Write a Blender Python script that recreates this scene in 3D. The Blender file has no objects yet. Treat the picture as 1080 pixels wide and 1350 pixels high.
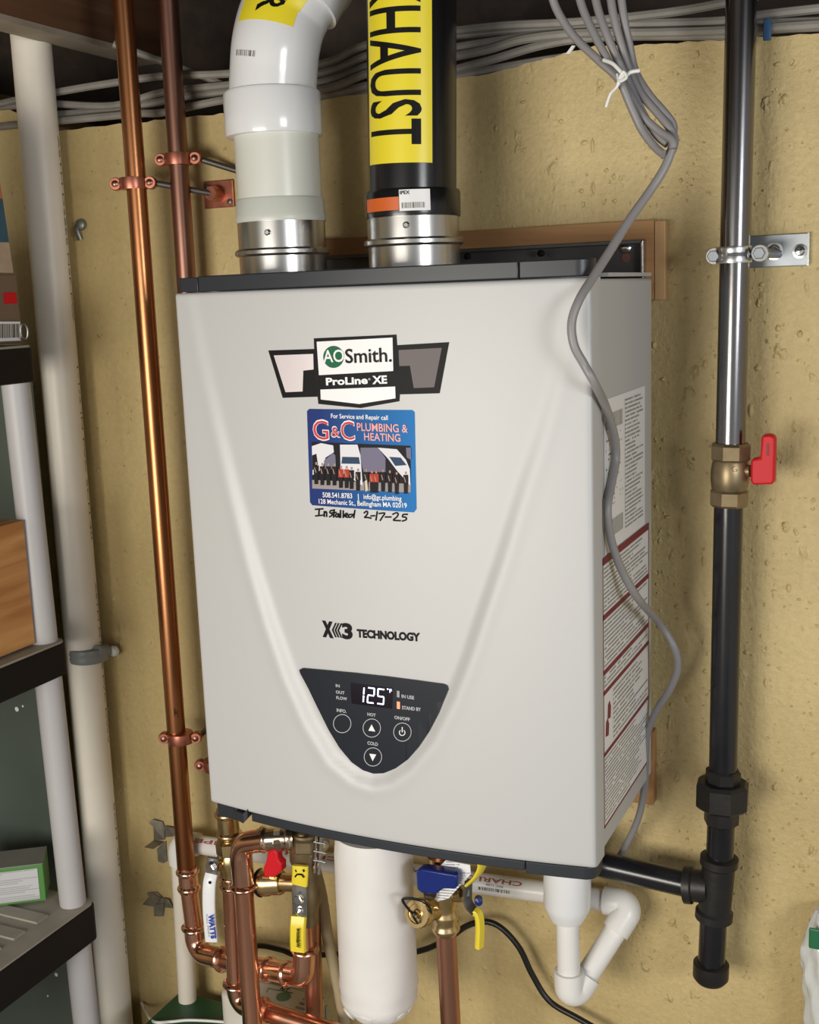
import bpy, bmesh, math, random
import numpy as np
from mathutils import Vector, Matrix

random.seed(7)
SC = bpy.context.scene
COL = SC.collection

# ------------------------------------------------------------------ camera
FPX = 1564.76
CAM = Vector((0.7977, -1.4102, 0.5967))
YAW, PITCH, ROLL = -0.4372, -0.1823, -0.0368
FW = Vector((math.sin(YAW) * math.cos(PITCH), math.cos(YAW) * math.cos(PITCH), math.sin(PITCH)))
R0 = Vector((math.cos(YAW), -math.sin(YAW), 0))
U0 = R0.cross(FW)
RT = math.cos(ROLL) * R0 + math.sin(ROLL) * U0
UP = -math.sin(ROLL) * R0 + math.cos(ROLL) * U0
cd = bpy.data.cameras.new('camera')
cam = bpy.data.objects.new('camera', cd)
COL.objects.link(cam)
cd.sensor_fit = 'HORIZONTAL'
cd.sensor_width = 36.0
cd.lens = FPX / 1080 * 36.0
cd.clip_start = 0.02
cam.matrix_world = Matrix(((RT.x, UP.x, -FW.x, CAM.x), (RT.y, UP.y, -FW.y, CAM.y), (RT.z, UP.z, -FW.z, CAM.z), (0, 0, 0, 1)))
SC.camera = cam

# ------------------------------------------------------------------ light
SC.view_settings.view_transform = 'Standard'
SC.view_settings.look = 'None'
SC.view_settings.gamma = 1.0
SC.view_settings.use_curve_mapping = False
SC.view_settings.exposure = 0.0
world = bpy.data.worlds.new('world')
SC.world = world
world.use_nodes = True
wb = world.node_tree.nodes['Background']
wb.inputs[0].default_value = (1.0, 0.98, 0.95, 1)
wb.inputs[1].default_value = 0.5


def area(name, loc, target, sx, sy, power, color):
    l = bpy.data.lights.new(name, 'AREA')
    l.shape = 'RECTANGLE'
    l.size, l.size_y = sx, sy
    l.energy = power
    l.color = color
    o = bpy.data.objects.new(name, l)
    COL.objects.link(o)
    o.location = loc
    d = Vector(target) - Vector(loc)
    o.rotation_euler = d.to_track_quat('-Z', 'Y').to_euler()
    return o


area('work_light', (-0.10, -2.1, 0.22), (-0.35, 0, 0.0), 1.05, 0.6, 31, (1.0, 0.94, 0.83))
area('ceiling_lamp', (2.15, -1.7, 0.66), (0.35, 0, 0.1), 0.6, 0.35, 17, (0.96, 0.98, 1.0))


# ------------------------------------------------------------------ points from measurements
def ray(px, py):
    return FW + RT * ((px - 540) / FPX) - UP * ((py - 675) / FPX)


def at(px, py, Y):
    d = ray(px, py)
    return CAM + d * ((Y - CAM.y) / d.y)


def atx(px, py, X):
    d = ray(px, py)
    return CAM + d * ((X - CAM.x) / d.x)


def atz(px, py, Z):
    d = ray(px, py)
    return CAM + d * ((Z - CAM.z) / d.z)


# ------------------------------------------------------------------ materials
MATS = {}


def nt(m):
    return m.node_tree.nodes, m.node_tree.links


def mat(name, col, rough=0.5, metal=0.0, var=0.0, vscale=12.0, col2=None, bump=0.0, bscale=80.0, coat=0.0, trans=0.0, stretch=None, emit=None, estr=0.0, rvar=0.0, spec=None):
    if name in MATS:
        return MATS[name]
    m = bpy.data.materials.new(name)
    m.use_nodes = True
    n, l = nt(m)
    b = n['Principled BSDF']
    b.inputs['Base Color'].default_value = (*col, 1)
    b.inputs['Roughness'].default_value = rough
    b.inputs['Metallic'].default_value = metal
    b.inputs['Coat Weight'].default_value = coat
    b.inputs['Transmission Weight'].default_value = trans
    if spec is not None:
        b.inputs['Specular IOR Level'].default_value = spec
    if emit:
        b.inputs['Emission Color'].default_value = (*emit, 1)
        b.inputs['Emission Strength'].default_value = estr
    if var > 0 or bump > 0 or rvar > 0:
        tc = n.new('ShaderNodeTexCoord')
        mp = n.new('ShaderNodeMapping')
        l.new(tc.outputs['Object'], mp.inputs['Vector'])
        if stretch:
            mp.inputs['Scale'].default_value = stretch
        if var > 0:
            no = n.new('ShaderNodeTexNoise')
            no.inputs['Scale'].default_value = vscale
            no.inputs['Detail'].default_value = 6
            l.new(mp.outputs[0], no.inputs['Vector'])
            rp = n.new('ShaderNodeValToRGB')
            rp.color_ramp.elements[0].position = 0.5 - 0.25
            rp.color_ramp.elements[1].position = 0.5 + 0.25
            c2 = col2 if col2 else tuple(c * (1 - var) for c in col)
            rp.color_ramp.elements[0].color = (*c2, 1)
            rp.color_ramp.elements[1].color = (*col, 1)
            l.new(no.outputs['Fac'], rp.inputs[0])
            l.new(rp.outputs[0], b.inputs['Base Color'])
            if rvar > 0:
                mr = n.new('ShaderNodeMapRange')
                mr.inputs['To Min'].default_value = rough + rvar
                mr.inputs['To Max'].default_value = max(0.03, rough - rvar)
                l.new(no.outputs['Fac'], mr.inputs['Value'])
                l.new(mr.outputs[0], b.inputs['Roughness'])
        if bump > 0:
            nb = n.new('ShaderNodeTexNoise')
            nb.inputs['Scale'].default_value = bscale
            nb.inputs['Detail'].default_value = 4
            l.new(mp.outputs[0], nb.inputs['Vector'])
            bp = n.new('ShaderNodeBump')
            bp.inputs['Strength'].default_value = bump
            bp.inputs['Distance'].default_value = 0.002
            l.new(nb.outputs['Fac'], bp.inputs['Height'])
            l.new(bp.outputs[0], b.inputs['Normal'])
    MATS[name] = m
    return m


def wall_material():
    m = bpy.data.materials.new('painted_concrete')
    m.use_nodes = True
    n, l = nt(m)
    b = n['Principled BSDF']
    b.inputs['Roughness'].default_value = 0.5
    tc = n.new('ShaderNodeTexCoord')
    co = tc.outputs['Object']

    def noise(scale, detail=4, vec=co, rough=.5):
        x = n.new('ShaderNodeTexNoise')
        x.inputs['Scale'].default_value = scale
        x.inputs['Detail'].default_value = detail
        x.inputs['Roughness'].default_value = rough
        l.new(vec, x.inputs['Vector'])
        return x.outputs['Fac']

    def ramp(v, a, bb, c0=(0, 0, 0), c1=(1, 1, 1)):
        r = n.new('ShaderNodeValToRGB')
        r.color_ramp.elements[0].position = a
        r.color_ramp.elements[1].position = bb
        r.color_ramp.elements[0].color = (*c0, 1)
        r.color_ramp.elements[1].color = (*c1, 1)
        l.new(v, r.inputs[0])
        return r.outputs[0]

    def mth(op, a, bb):
        x = n.new('ShaderNodeMath')
        x.operation = op
        for i, v in ((0, a), (1, bb)):
            if isinstance(v, (int, float)):
                x.inputs[i].default_value = v
            else:
                l.new(v, x.inputs[i])
        return x.outputs[0]

    def mix(f, a, bb):
        x = n.new('ShaderNodeMix')
        x.data_type = 'RGBA'
        l.new(f, x.inputs[0])
        for i, v in ((6, a), (7, bb)):
            if isinstance(v, tuple):
                x.inputs[i].default_value = (*v, 1)
            else:
                l.new(v, x.inputs[i])
        return x.outputs[2]
    base = ramp(noise(3.5, 6), .3, .7, (.49, .375, .17), (.63, .495, .24))
    mo = ramp(noise(26, 5, rough=.65), .62, .72)
    base = mix(mth('MULTIPLY', mo, .25), base, (.36, .25, .1))
    sp = ramp(noise(75, 3), .70, .74)
    msk = ramp(noise(9, 3), .48, .62)
    base = mix(mth('MULTIPLY', mth('MULTIPLY', sp, msk), .75), base, (.13, .085, .035))
    gr = ramp(noise(120, 5, rough=.7), .35, .65)
    base = mix(mth('MULTIPLY', mth('SUBTRACT', 1.0, gr), .2), base, (.24, .17, .07))
    l.new(base, b.inputs['Base Color'])
    # relief: brush drag, lumps and pits
    mp = n.new('ShaderNodeMapping')
    mp.inputs['Scale'].default_value = (150, 30, 24)
    l.new(co, mp.inputs['Vector'])
    drag = noise(1.0, 4, mp.outputs[0])
    mp2 = n.new('ShaderNodeMapping')
    mp2.inputs['Scale'].default_value = (1, 1, .7)
    l.new(co, mp2.inputs['Vector'])
    lump = ramp(noise(48, 3, mp2.outputs[0]), .62, .72)
    lm = ramp(noise(7, 3), .42, .6)
    pit = ramp(noise(90, 2), .69, .73)
    sx = n.new('ShaderNodeSeparateXYZ')
    l.new(co, sx.inputs[0])
    crust = n.new('ShaderNodeMapRange')
    for i_, v_ in ((1, .0), (2, .5), (3, .35), (4, 1.0)):
        crust.inputs[i_].default_value = v_
    l.new(sx.outputs[0], crust.inputs[0])
    grit = mth('MULTIPLY', noise(170, 4, rough=.6), .55)
    h = mth('ADD', mth('ADD', mth('MULTIPLY', drag, .30), grit), mth('MULTIPLY', mth('MULTIPLY', lump, lm), 1.1))
    h = mth('MULTIPLY', h, crust.outputs[0])
    h = mth('SUBTRACT', h, mth('MULTIPLY', pit, .45))
    h = mth('ADD', h, mth('MULTIPLY', noise(22, 3), .35))
    bp = n.new('ShaderNodeBump')
    bp.inputs['Strength'].default_value = .75
    bp.inputs['Distance'].default_value = .0042
    l.new(h, bp.inputs['Height'])
    l.new(bp.outputs[0], b.inputs['Normal'])
    return m


def print_material(name, rows, words, ink=(.12, .12, .13), paper=(.82, .82, .82), seed=0., cov=.62):
    """rows of illegible small print on paper: UV v = row, u = word run"""
    m = bpy.data.materials.new(name)
    m.use_nodes = True
    n, l = nt(m)
    b = n['Principled BSDF']
    b.inputs['Roughness'].default_value = .35
    tc = n.new('ShaderNodeTexCoord')
    sx = n.new('ShaderNodeSeparateXYZ')
    l.new(tc.outputs['UV'], sx.inputs[0])

    def mth(op, a, bb=0):
        x = n.new('ShaderNodeMath')
        x.operation = op
        for i, v in ((0, a), (1, bb)):
            if isinstance(v, (int, float)):
                x.inputs[i].default_value = v
            else:
                l.new(v, x.inputs[i])
        return x.outputs[0]
    rv = mth('MULTIPLY', sx.outputs[1], rows)
    fr = mth('FRACT', rv)
    row = mth('FLOOR', rv)
    line = mth('MULTIPLY', mth('GREATER_THAN', fr, .28), mth('LESS_THAN', fr, .74))
    cx = n.new('ShaderNodeCombineXYZ')
    l.new(mth('MULTIPLY', sx.outputs[0], words), cx.inputs[0])
    l.new(mth('ADD', mth('MULTIPLY', row, 7.31), seed), cx.inputs[1])
    no = n.new('ShaderNodeTexNoise')
    no.inputs['Scale'].default_value = 1.0
    no.inputs['Detail'].default_value = 1.0
    l.new(cx.outputs[0], no.inputs['Vector'])
    word = mth('GREATER_THAN', no.outputs['Fac'], 1 - cov)
    # ragged line ends
    wn = n.new('ShaderNodeTexWhiteNoise')
    wn.noise_dimensions = '1D'
    l.new(mth('ADD', row, seed + .5), wn.inputs['W'])
    end = mth('ADD', mth('MULTIPLY', wn.outputs['Value'], .5), .55)
    f = mth('MULTIPLY', mth('MULTIPLY', line, word), mth('LESS_THAN', sx.outputs[0], end))
    mx = n.new('ShaderNodeMix')
    mx.data_type = 'RGBA'
    l.new(mth('MULTIPLY', f, .8), mx.inputs[0])
    mx.inputs[6].default_value = (*paper, 1)
    mx.inputs[7].default_value = (*ink, 1)
    l.new(mx.outputs[2], b.inputs['Base Color'])
    return m


def barcode_material(name, bars, paper=(.8, .8, .78), horizontal=True):
    m = bpy.data.materials.new(name)
    m.use_nodes = True
    n, l = nt(m)
    b = n['Principled BSDF']
    tc = n.new('ShaderNodeTexCoord')
    sx = n.new('ShaderNodeSeparateXYZ')
    l.new(tc.outputs['UV'], sx.inputs[0])
    x = n.new('ShaderNodeMath')
    x.operation = 'MULTIPLY'
    l.new(sx.outputs[0 if horizontal else 1], x.inputs[0])
    x.inputs[1].default_value = bars
    no = n.new('ShaderNodeTexNoise')
    no.noise_dimensions = '1D'
    no.inputs['Scale'].default_value = 1
    no.inputs['Detail'].default_value = 0
    l.new(x.outputs[0], no.inputs['W'])
    g = n.new('ShaderNodeMath')
    g.operation = 'GREATER_THAN'
    g.inputs[1].default_value = .5
    l.new(no.outputs['Fac'], g.inputs[0])
    mx = n.new('ShaderNodeMix')
    mx.data_type = 'RGBA'
    l.new(g.outputs[0], mx.inputs[0])
    mx.inputs[6].default_value = (*paper, 1)
    mx.inputs[7].default_value = (.03, .03, .03, 1)
    l.new(mx.outputs[2], b.inputs['Base Color'])
    b.inputs['Roughness'].default_value = .4
    return m


def gradient_material(name, c0, c1):
    m = bpy.data.materials.new(name)
    m.use_nodes = True
    n, l = nt(m)
    b = n['Principled BSDF']
    tc = n.new('ShaderNodeTexCoord')
    sx = n.new('ShaderNodeSeparateXYZ')
    l.new(tc.outputs['UV'], sx.inputs[0])
    rp = n.new('ShaderNodeValToRGB')
    rp.color_ramp.elements[0].color = (*c0, 1)
    rp.color_ramp.elements[1].color = (*c1, 1)
    rp.color_ramp.elements[0].position = .15
    l.new(sx.outputs[0], rp.inputs[0])
    l.new(rp.outputs[0], b.inputs['Base Color'])
    b.inputs['Roughness'].default_value = .45
    b.inputs['Specular IOR Level'].default_value = .12
    return m


def wood_material(name, light, dark, scale, axis=0):
    m = bpy.data.materials.new(name)
    m.use_nodes = True
    n, l = nt(m)
    b = n['Principled BSDF']
    b.inputs['Roughness'].default_value = .65
    tc = n.new('ShaderNodeTexCoord')
    mp = n.new('ShaderNodeMapping')
    s = [1.0, 1.0, 1.0]
    s[axis] = .08
    mp.inputs['Scale'].default_value = s
    l.new(tc.outputs['Object'], mp.inputs['Vector'])
    no = n.new('ShaderNodeTexNoise')
    no.inputs['Scale'].default_value = scale
    no.inputs['Detail'].default_value = 6
    no.inputs['Distortion'].default_value = .8
    l.new(mp.outputs[0], no.inputs['Vector'])
    rp = n.new('ShaderNodeValToRGB')
    rp.color_ramp.elements[0].position = .35
    rp.color_ramp.elements[1].position = .65
    rp.color_ramp.elements[0].color = (*dark, 1)
    rp.color_ramp.elements[1].color = (*light, 1)
    l.new(no.outputs['Fac'], rp.inputs[0])
    l.new(rp.outputs[0], b.inputs['Base Color'])
    bp = n.new('ShaderNodeBump')
    bp.inputs['Strength'].default_value = .3
    bp.inputs['Distance'].default_value = .001
    l.new(no.outputs['Fac'], bp.inputs['Height'])
    l.new(bp.outputs[0], b.inputs['Normal'])
    return m


M_wall = wall_material()
M_case = mat('heater_enamel', (.49, .495, .50), .5, .08)
M_trim = mat('charcoal_plastic', (.022, .026, .034), .38)
M_black = mat('black_print', (.006, .006, .007), .5, spec=.15)
M_white = mat('white_print', (.80, .80, .82), .4)
M_silverwhite = mat('foil_light', (.72, .66, .68), .3, .3)
M_silverdark = mat('foil_dark', (.16, .14, .145), .5, spec=.15)
M_green_logo = mat('logo_green', (.015, .13, .06), .5, spec=.15)
M_steel = mat('galvanised_steel', (.58, .575, .56), .26, 1.0, var=.18, vscale=14, stretch=(1, 1, .1))
M_plate = mat('zinc_plate', (.36, .39, .42), .42, 1.0, var=.3, vscale=30)
M_darksteel = mat('bracket_steel', (.13, .125, .12), .5, .7, var=.3, vscale=20)
M_chrome = mat('chrome', (.78, .78, .78), .14, 1.0)
M_pipe_steel = mat('dark_steel_pipe', (.23, .225, .23), .2, 1.0, var=.35, vscale=16, stretch=(1, 1, .25), rvar=.07)
M_black_iron = mat('black_iron', (.016, .016, .02), .24, .2, var=.4, vscale=30, coat=.15)
M_iron_fit = mat('cast_iron_fitting', (.022, .02, .02), .45, .3, var=.3, vscale=40, bump=.3)
M_copper = mat('bright_copper', (.86, .46, .32), .24, 1.0, var=.35, vscale=22, col2=(.66, .31, .20), stretch=(1, 1, .2), rvar=.08)
M_copper_fit = mat('copper_fitting', (.90, .54, .40), .2, 1.0, var=.25, vscale=40, col2=(.70, .36, .25))
M_copper_old = mat('tarnished_copper', (.36, .19, .14), .36, 1.0, var=.45, vscale=18, col2=(.20, .105, .08), stretch=(1, 1, .25), rvar=.1)
M_copper_riser = mat('riser_copper', (.60, .27, .12), .3, 1.0, var=.5, vscale=9, col2=(.26, .10, .042), stretch=(1, 1, .22), rvar=.1)
M_copper_aged = mat('aged_copper', (.62, .32, .22), .34, 1.0, var=.4, vscale=16, col2=(.42, .20, .135), stretch=(1, 1, .25), rvar=.08)
M_clamp = mat('copper_plated_clamp', (.60, .24, .16), .36, .9, var=.3, vscale=60, col2=(.34, .12, .08))
M_brass = mat('brass', (.72, .54, .28), .26, 1.0, var=.25, vscale=40)
M_brass_old = mat('dull_brass', (.34, .26, .15), .4, .8, var=.4, vscale=50)
M_rod = mat('threaded_rod', (.14, .13, .12), .45, .8)
M_pvc = mat('white_pvc', (.78, .77, .75), .32, var=.06, vscale=10)
M_pvc_glossy = mat('white_pvc_glossy', (.74, .75, .77), .16, var=.05, vscale=9)
M_pvc_old = mat('aged_white_pipe', (.80, .745, .65), .42, var=.14, vscale=9)
M_polypro = mat('translucent_white_plastic', (.66, .67, .62), .28, var=.05, vscale=9)
M_seal = mat('grey_white_gasket', (.55, .57, .52), .35)
M_bottle = mat('milky_plastic', (.80, .78, .77), .34, var=.1, vscale=13, bump=.5, bscale=14)
M_abs = mat('black_abs', (.007, .007, .008), .23)
M_yellow = mat('yellow_sticker', (.80, .67, .03), .35)
M_red = mat('red_plastic', (.55, .010, .018), .45, spec=.25)
M_blue = mat('blue_plastic', (.008, .022, .16), .26)
M_yellow_grip = mat('yellow_vinyl', (.78, .62, .04), .34)
M_white_grip = mat('white_vinyl', (.74, .76, .78), .34)
M_blue_ink = mat('blue_print', (.02, .06, .38), .4)
M_orange = mat('orange_label', (.62, .12, .02), .4)
M_red_ink = mat('maroon_print', (.20, .012, .03), .4)
M_pipe_ink = mat('pipe_marking', (.38, .10, .08), .5)
M_grey_cable = mat('grey_jacket', (.25, .24, .245), .42)
M_nm_cable = mat('dusty_cable_jacket', (.30, .28, .25), .6, var=.35, vscale=30)
M_black_cable = mat('black_jacket', (.006, .006, .006), .35)
M_tie = mat('white_twist_tie', (.78, .78, .76), .4)
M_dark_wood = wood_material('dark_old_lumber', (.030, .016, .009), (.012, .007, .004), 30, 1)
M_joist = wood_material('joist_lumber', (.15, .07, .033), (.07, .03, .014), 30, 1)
M_joist_lit = mat('lit_joist_underside', (.34, .29, .22), .7, var=.3, vscale=20)  # joist underside lit from below, the light put into this paler colour
M_board = wood_material('pine_board', (.46, .25, .10), (.30, .145, .055), 34, 0)
M_board_v = wood_material('pine_board_edge', (.54, .34, .16), (.42, .23, .10), 34, 2)
M_block = wood_material('pine_block', (.60, .31, .11), (.40, .17, .05), 42, 1)
M_shelf = mat('black_shelf_plastic', (.009, .008, .008), .55, spec=.2)
M_shelf_top = mat('dusty_shelf_top', (.36, .33, .28), .65, var=.25, vscale=25)
M_post = mat('grey_shelf_post', (.46, .45, .46), .45, var=.08, vscale=12)
M_tote = mat('dark_green_tote', (.085, .11, .095), .36, var=.3, vscale=5)
M_green_lid = mat('green_plastic', (.008, .075, .032), .4, var=.15, vscale=8)
M_pump = mat('cream_plastic', (.66, .63, .57), .4)
M_carton_green = mat('green_carton', (.07, .21, .045), .5)
M_carton_grey = mat('grey_carton', (.24, .24, .22), .6, var=.2, vscale=15)
M_brown_box = mat('brown_carton', (.16, .11, .07), .7)
M_hose = mat('amber_vinyl_hose', (.50, .42, .27), .3, trans=.25)
M_panel = mat('control_panel_black', (.011, .014, .022), .4, spec=.25)
M_screen = mat('display_window', (.01, .006, .012), .12)
M_digit = mat('lit_digit', (.7, .75, 1), .4, emit=(.75, .82, 1.0), estr=2.2)
M_led = mat('lit_red_indicator', (.8, .2, .1), .4, emit=(1.0, .25, .12), estr=1.1)
M_led_off = mat('unlit_indicator', (.32, .34, .36), .4)
M_panel_ink = mat('panel_lettering', (.42, .43, .46), .5)
M_rust = mat('rusty_grey_metal', (.34, .31, .26), .45, .55, var=.5, vscale=60)
M_strap = mat('grey_plastic_strap', (.20, .21, .21), .4)
M_knob = mat('white_nail_head', (.58, .58, .57), .5)
M_floor = mat('concrete_floor', (.25, .24, .22), .7, var=.2, vscale=4)
M_pic = [mat('photo_' + k, c, .5, spec=.12) for k, c in (('dark', (.012, .011, .015)), ('white', (.7, .7, .75)), ('mauve', (.17, .16, .24)), ('glass', (.03, .06, .12)), ('ground', (.32, .28, .27)), ('red', (.42, .05, .03)), ('skin', (.42, .25, .18)), ('cream', (.62, .55, .45)))]
M_gc_blue = gradient_material('blue_sticker', (.015, .035, .17), (.01, .17, .48))
M_gc_red = mat('red_lettering', (.60, .05, .06), .5, spec=.15)
M_gc_pink = mat('pink_lettering', (.70, .30, .30), .4)
M_marker = mat('black_marker', (.006, .006, .008), .6, spec=.1)
M_clear = mat('clear_plastic_film', (.85, .87, .85), .12, trans=.35)
M_green_label = mat('green_label', (.015, .14, .06), .4)
M_pk_orange = mat('orange_packaging', (.45, .16, .08), .5)
M_pk_blue = mat('blue_packaging', (.04, .12, .18), .5, var=.3, vscale=25)
M_pk_cream = mat('cream_packaging', (.50, .38, .27), .5, var=.3, vscale=40)
M_pk_white = mat('white_packaging', (.6, .6, .52), .5)
M_bead_blue = mat('blue_tape', (.03, .10, .22), .5)


# ------------------------------------------------------------------ mesh helpers
class MB:
    def __init__(s):
        s.v = []
        s.f = []
        s.m = []
        s.uv = {}

    def add(s, vs, fs, mi=0, uvs=None):
        o = len(s.v)
        s.v += [Vector(v) for v in vs]
        for i, f in enumerate(fs):
            if uvs:
                s.uv[len(s.f)] = [uvs[j] for j in f]
            s.f.append([o + j for j in f])
            s.m.append(mi)
        return s

    def box(s, a, b, mi=0, M=None):
        x0, y0, z0 = a
        x1, y1, z1 = b
        vs = [Vector(p) for p in ((x0, y0, z0), (x1, y0, z0), (x1, y1, z0), (x0, y1, z0), (x0, y0, z1), (x1, y0, z1), (x1, y1, z1), (x0, y1, z1))]
        if M:
            vs = [M @ v for v in vs]
        return s.add(vs, [(0, 3, 2, 1), (4, 5, 6, 7), (0, 1, 5, 4), (1, 2, 6, 5), (2, 3, 7, 6), (3, 0, 4, 7)], mi)

    def prism(s, poly, ext, mi=0):
        """poly: 3-D points (counter-clockwise seen against ext); ext: extrusion vector"""
        e = Vector(ext)
        n = len(poly)
        vs = [Vector(p) for p in poly] + [Vector(p) + e for p in poly]
        return s.add(vs, [list(range(n))[::-1], list(range(n, 2 * n))] + [(i, (i + 1) % n, n + (i + 1) % n, n + i) for i in range(n)], mi)

    def lathe(s, prof, o, ax, n=28, mi=0, cap=True, rot=0.0, sc=None):
        """prof: (radius, distance along axis)"""
        ax = Vector(ax).normalized()
        t = Vector((0, 0, 1)) if abs(ax.z) < .9 else Vector((1, 0, 0))
        u = ax.cross(t).normalized()
        w = ax.cross(u)
        o = Vector(o)
        vs = []
        for r, h in prof:
            for k in range(n):
                a = rot + 2 * math.pi * k / n
                vs.append(o + ax * h + (u * math.cos(a) + w * math.sin(a)) * r)
        fs = []
        for i in range(len(prof) - 1):
            for k in range(n):
                k2 = (k + 1) % n
                fs.append((i * n + k, i * n + k2, (i + 1) * n + k2, (i + 1) * n + k))
        if cap:
            fs.append(list(range(n))[::-1])
            fs.append([(len(prof) - 1) * n + k for k in range(n)])
        return s.add(vs, fs, mi)

    def tube(s, pts, r, n=14, mi=0, cap=True):
        pts = [Vector(p) for p in pts]
        rs = r if isinstance(r, (list, tuple)) else [r] * len(pts)
        T = []
        for i in range(len(pts)):
            a = pts[max(i - 1, 0)]
            b = pts[min(i + 1, len(pts) - 1)]
            T.append((b - a).normalized())
        t0 = Vector((0, 0, 1)) if abs(T[0].z) < .9 else Vector((1, 0, 0))
        u = T[0].cross(t0).normalized()
        vs = []
        for i, p in enumerate(pts):
            u = (u - T[i] * u.dot(T[i])).normalized()
            w = T[i].cross(u)
            for k in range(n):
                a = 2 * math.pi * k / n
                vs.append(p + (u * math.cos(a) + w * math.sin(a)) * rs[i])
        fs = []
        for i in range(len(pts) - 1):
            for k in range(n):
                k2 = (k + 1) % n
                fs.append((i * n + k, i * n + k2, (i + 1) * n + k2, (i + 1) * n + k))
        if cap:
            fs.append(list(range(n))[::-1])
            fs.append([(len(pts) - 1) * n + k for k in range(n)])
        return s.add(vs, fs, mi)

    def build(s, name, m, parent=None, smooth=40, bevel=0.0, seg=2):
        me = bpy.data.meshes.new(name)
        off = parent_origin(parent)
        me.from_pydata([tuple(v - off) for v in s.v], [], s.f)
        ms = m if isinstance(m, (list, tuple)) else [m]
        for x in ms:
            me.materials.append(x)
        if len(ms) > 1:
            me.polygons.foreach_set('material_index', s.m)
        if s.uv:
            ul = me.uv_layers.new(name='UVMap')
            for p in me.polygons:
                q = s.uv.get(p.index)
                if q:
                    for li, t in zip(p.loop_indices, q):
                        ul.data[li].uv = t
        bm = bmesh.new()
        bm.from_mesh(me)
        if not s.uv:
            bmesh.ops.recalc_face_normals(bm, faces=bm.faces)
        bm.to_mesh(me)
        bm.free()
        if smooth:
            me.shade_smooth()
            me.set_sharp_from_angle(angle=math.radians(smooth))
        ob = bpy.data.objects.new(name, me)
        COL.objects.link(ob)
        if parent:
            ob.parent = parent
        if bevel:
            bv = ob.modifiers.new('bevel', 'BEVEL')
            bv.width = bevel
            bv.segments = seg
            bv.limit_method = 'ANGLE'
        return ob


def parent_origin(p):
    o = Vector((0, 0, 0))
    while p:
        o += p.location
        p = p.parent
    return o


def thing(name, label, cat, loc, group=None):
    o = bpy.data.objects.new(name, None)
    COL.objects.link(o)
    o.empty_display_size = .02
    o.location = loc
    return tag(o, label, cat, group)


def tag(o, label, cat, group=None):
    o['label'] = label
    o['category'] = cat
    if group:
        o['group'] = group
    return o


def struct(o):
    o['kind'] = 'structure'
    return o


def smooth_path(pts, sub=8):
    pts = [Vector(p) for p in pts]
    P = [pts[0] * 2 - pts[1]] + pts + [pts[-1] * 2 - pts[-2]]
    out = []
    for i in range(1, len(P) - 2):
        a, b, c, d = P[i - 1], P[i], P[i + 1], P[i + 2]
        for k in range(sub):
            t = k / sub
            out.append(.5 * ((2 * b) + (c - a) * t + (2 * a - 5 * b + 4 * c - d) * t * t + (3 * b - a - 3 * c + d) * t ** 3))
    out.append(pts[-1])
    return out


def fillet(pts, r, seg=8):
    """poly-line with rounded corners"""
    pts = [Vector(p) for p in pts]
    out = [pts[0]]
    for i in range(1, len(pts) - 1):
        a = (pts[i - 1] - pts[i]).normalized()
        b = (pts[i + 1] - pts[i]).normalized()
        ang = a.angle(b)
        d = r / math.tan(ang / 2)
        p0 = pts[i] + a * d
        p1 = pts[i] + b * d
        c = pts[i] + (a + b).normalized() * (r / math.sin(ang / 2))
        v0 = p0 - c
        v1 = p1 - c
        tot = v0.angle(v1)
        ax = v0.cross(v1).normalized()
        for k in range(seg + 1):
            out.append(c + Matrix.Rotation(tot * k / seg, 3, ax) @ v0)
    out.append(pts[-1])
    return out


def to_floor(a, b):
    a, b = Vector(a), Vector(b)
    return a + (b - a) * ((FLOOR - a.z) / (b.z - a.z))


def press(mb, a, b, r, n=24, mi=0):
    """press coupling: sleeve with a bead at either end"""
    a = Vector(a)
    b = Vector(b)
    L = (b - a).length
    q = r * 1.10
    B = r * 1.34
    w = min(.010, L * .3)
    prof = [(r * 1.005, 0), (q, 0)]
    for k in range(7):
        t = k / 6
        prof.append((q + (B - q) * math.sin(math.pi * t), .002 + w * t))
    for k in range(7):
        t = k / 6
        prof.append((q + (B - q) * math.sin(math.pi * t), L - .002 - w + w * t))
    prof += [(q, L), (r * 1.005, L)]
    return mb.lathe(prof, a, b - a, n, mi)


def bead(mb, o, ax, r, big=1.34, w=.010, n=24, mi=0):
    prof = [(r, -w * .5)]
    for k in range(7):
        t = k / 6
        prof.append((r + (r * big - r) * math.sin(math.pi * t), -w / 2 + w * t))
    prof.append((r, w * .5))
    return mb.lathe(prof, o, ax, n, mi)


def hexnut(mb, o, ax, r, h, mi=0, rot=0., n=6):
    c = r * .12
    return mb.lathe([(r * .88, 0), (r, c), (r, h - c), (r * .88, h)], o, ax, n, mi, rot=rot)


FONT = {}


def glyphs(body, bold=0.0, spacing=1.0):
    cu = bpy.data.curves.new('t', 'FONT')
    cu.body = body
    cu.size = 1
    cu.offset = bold
    cu.space_character = spacing
    cu.resolution_u = 3
    o = bpy.data.objects.new('t', cu)
    COL.objects.link(o)
    dg = bpy.context.evaluated_depsgraph_get()
    me = bpy.data.meshes.new_from_object(o.evaluated_get(dg))
    v = [(p.co.x, p.co.y) for p in me.vertices]
    f = [list(p.vertices) for p in me.polygons]
    bpy.data.objects.remove(o)
    bpy.data.curves.remove(cu)
    bpy.data.meshes.remove(me)
    return v, f


CAPH = max(p[1] for p in glyphs('H')[0])


def text_uv(body, bold=0.0, spacing=1.0, capn=True):
    """vertices normalised: u over the whole width 0..1, v in cap heights"""
    v, f = glyphs(body, bold, spacing)
    x0 = min(p[0] for p in v)
    x1 = max(p[0] for p in v)
    return [((p[0] - x0) / (x1 - x0), p[1] / CAPH) for p in v], f


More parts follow.
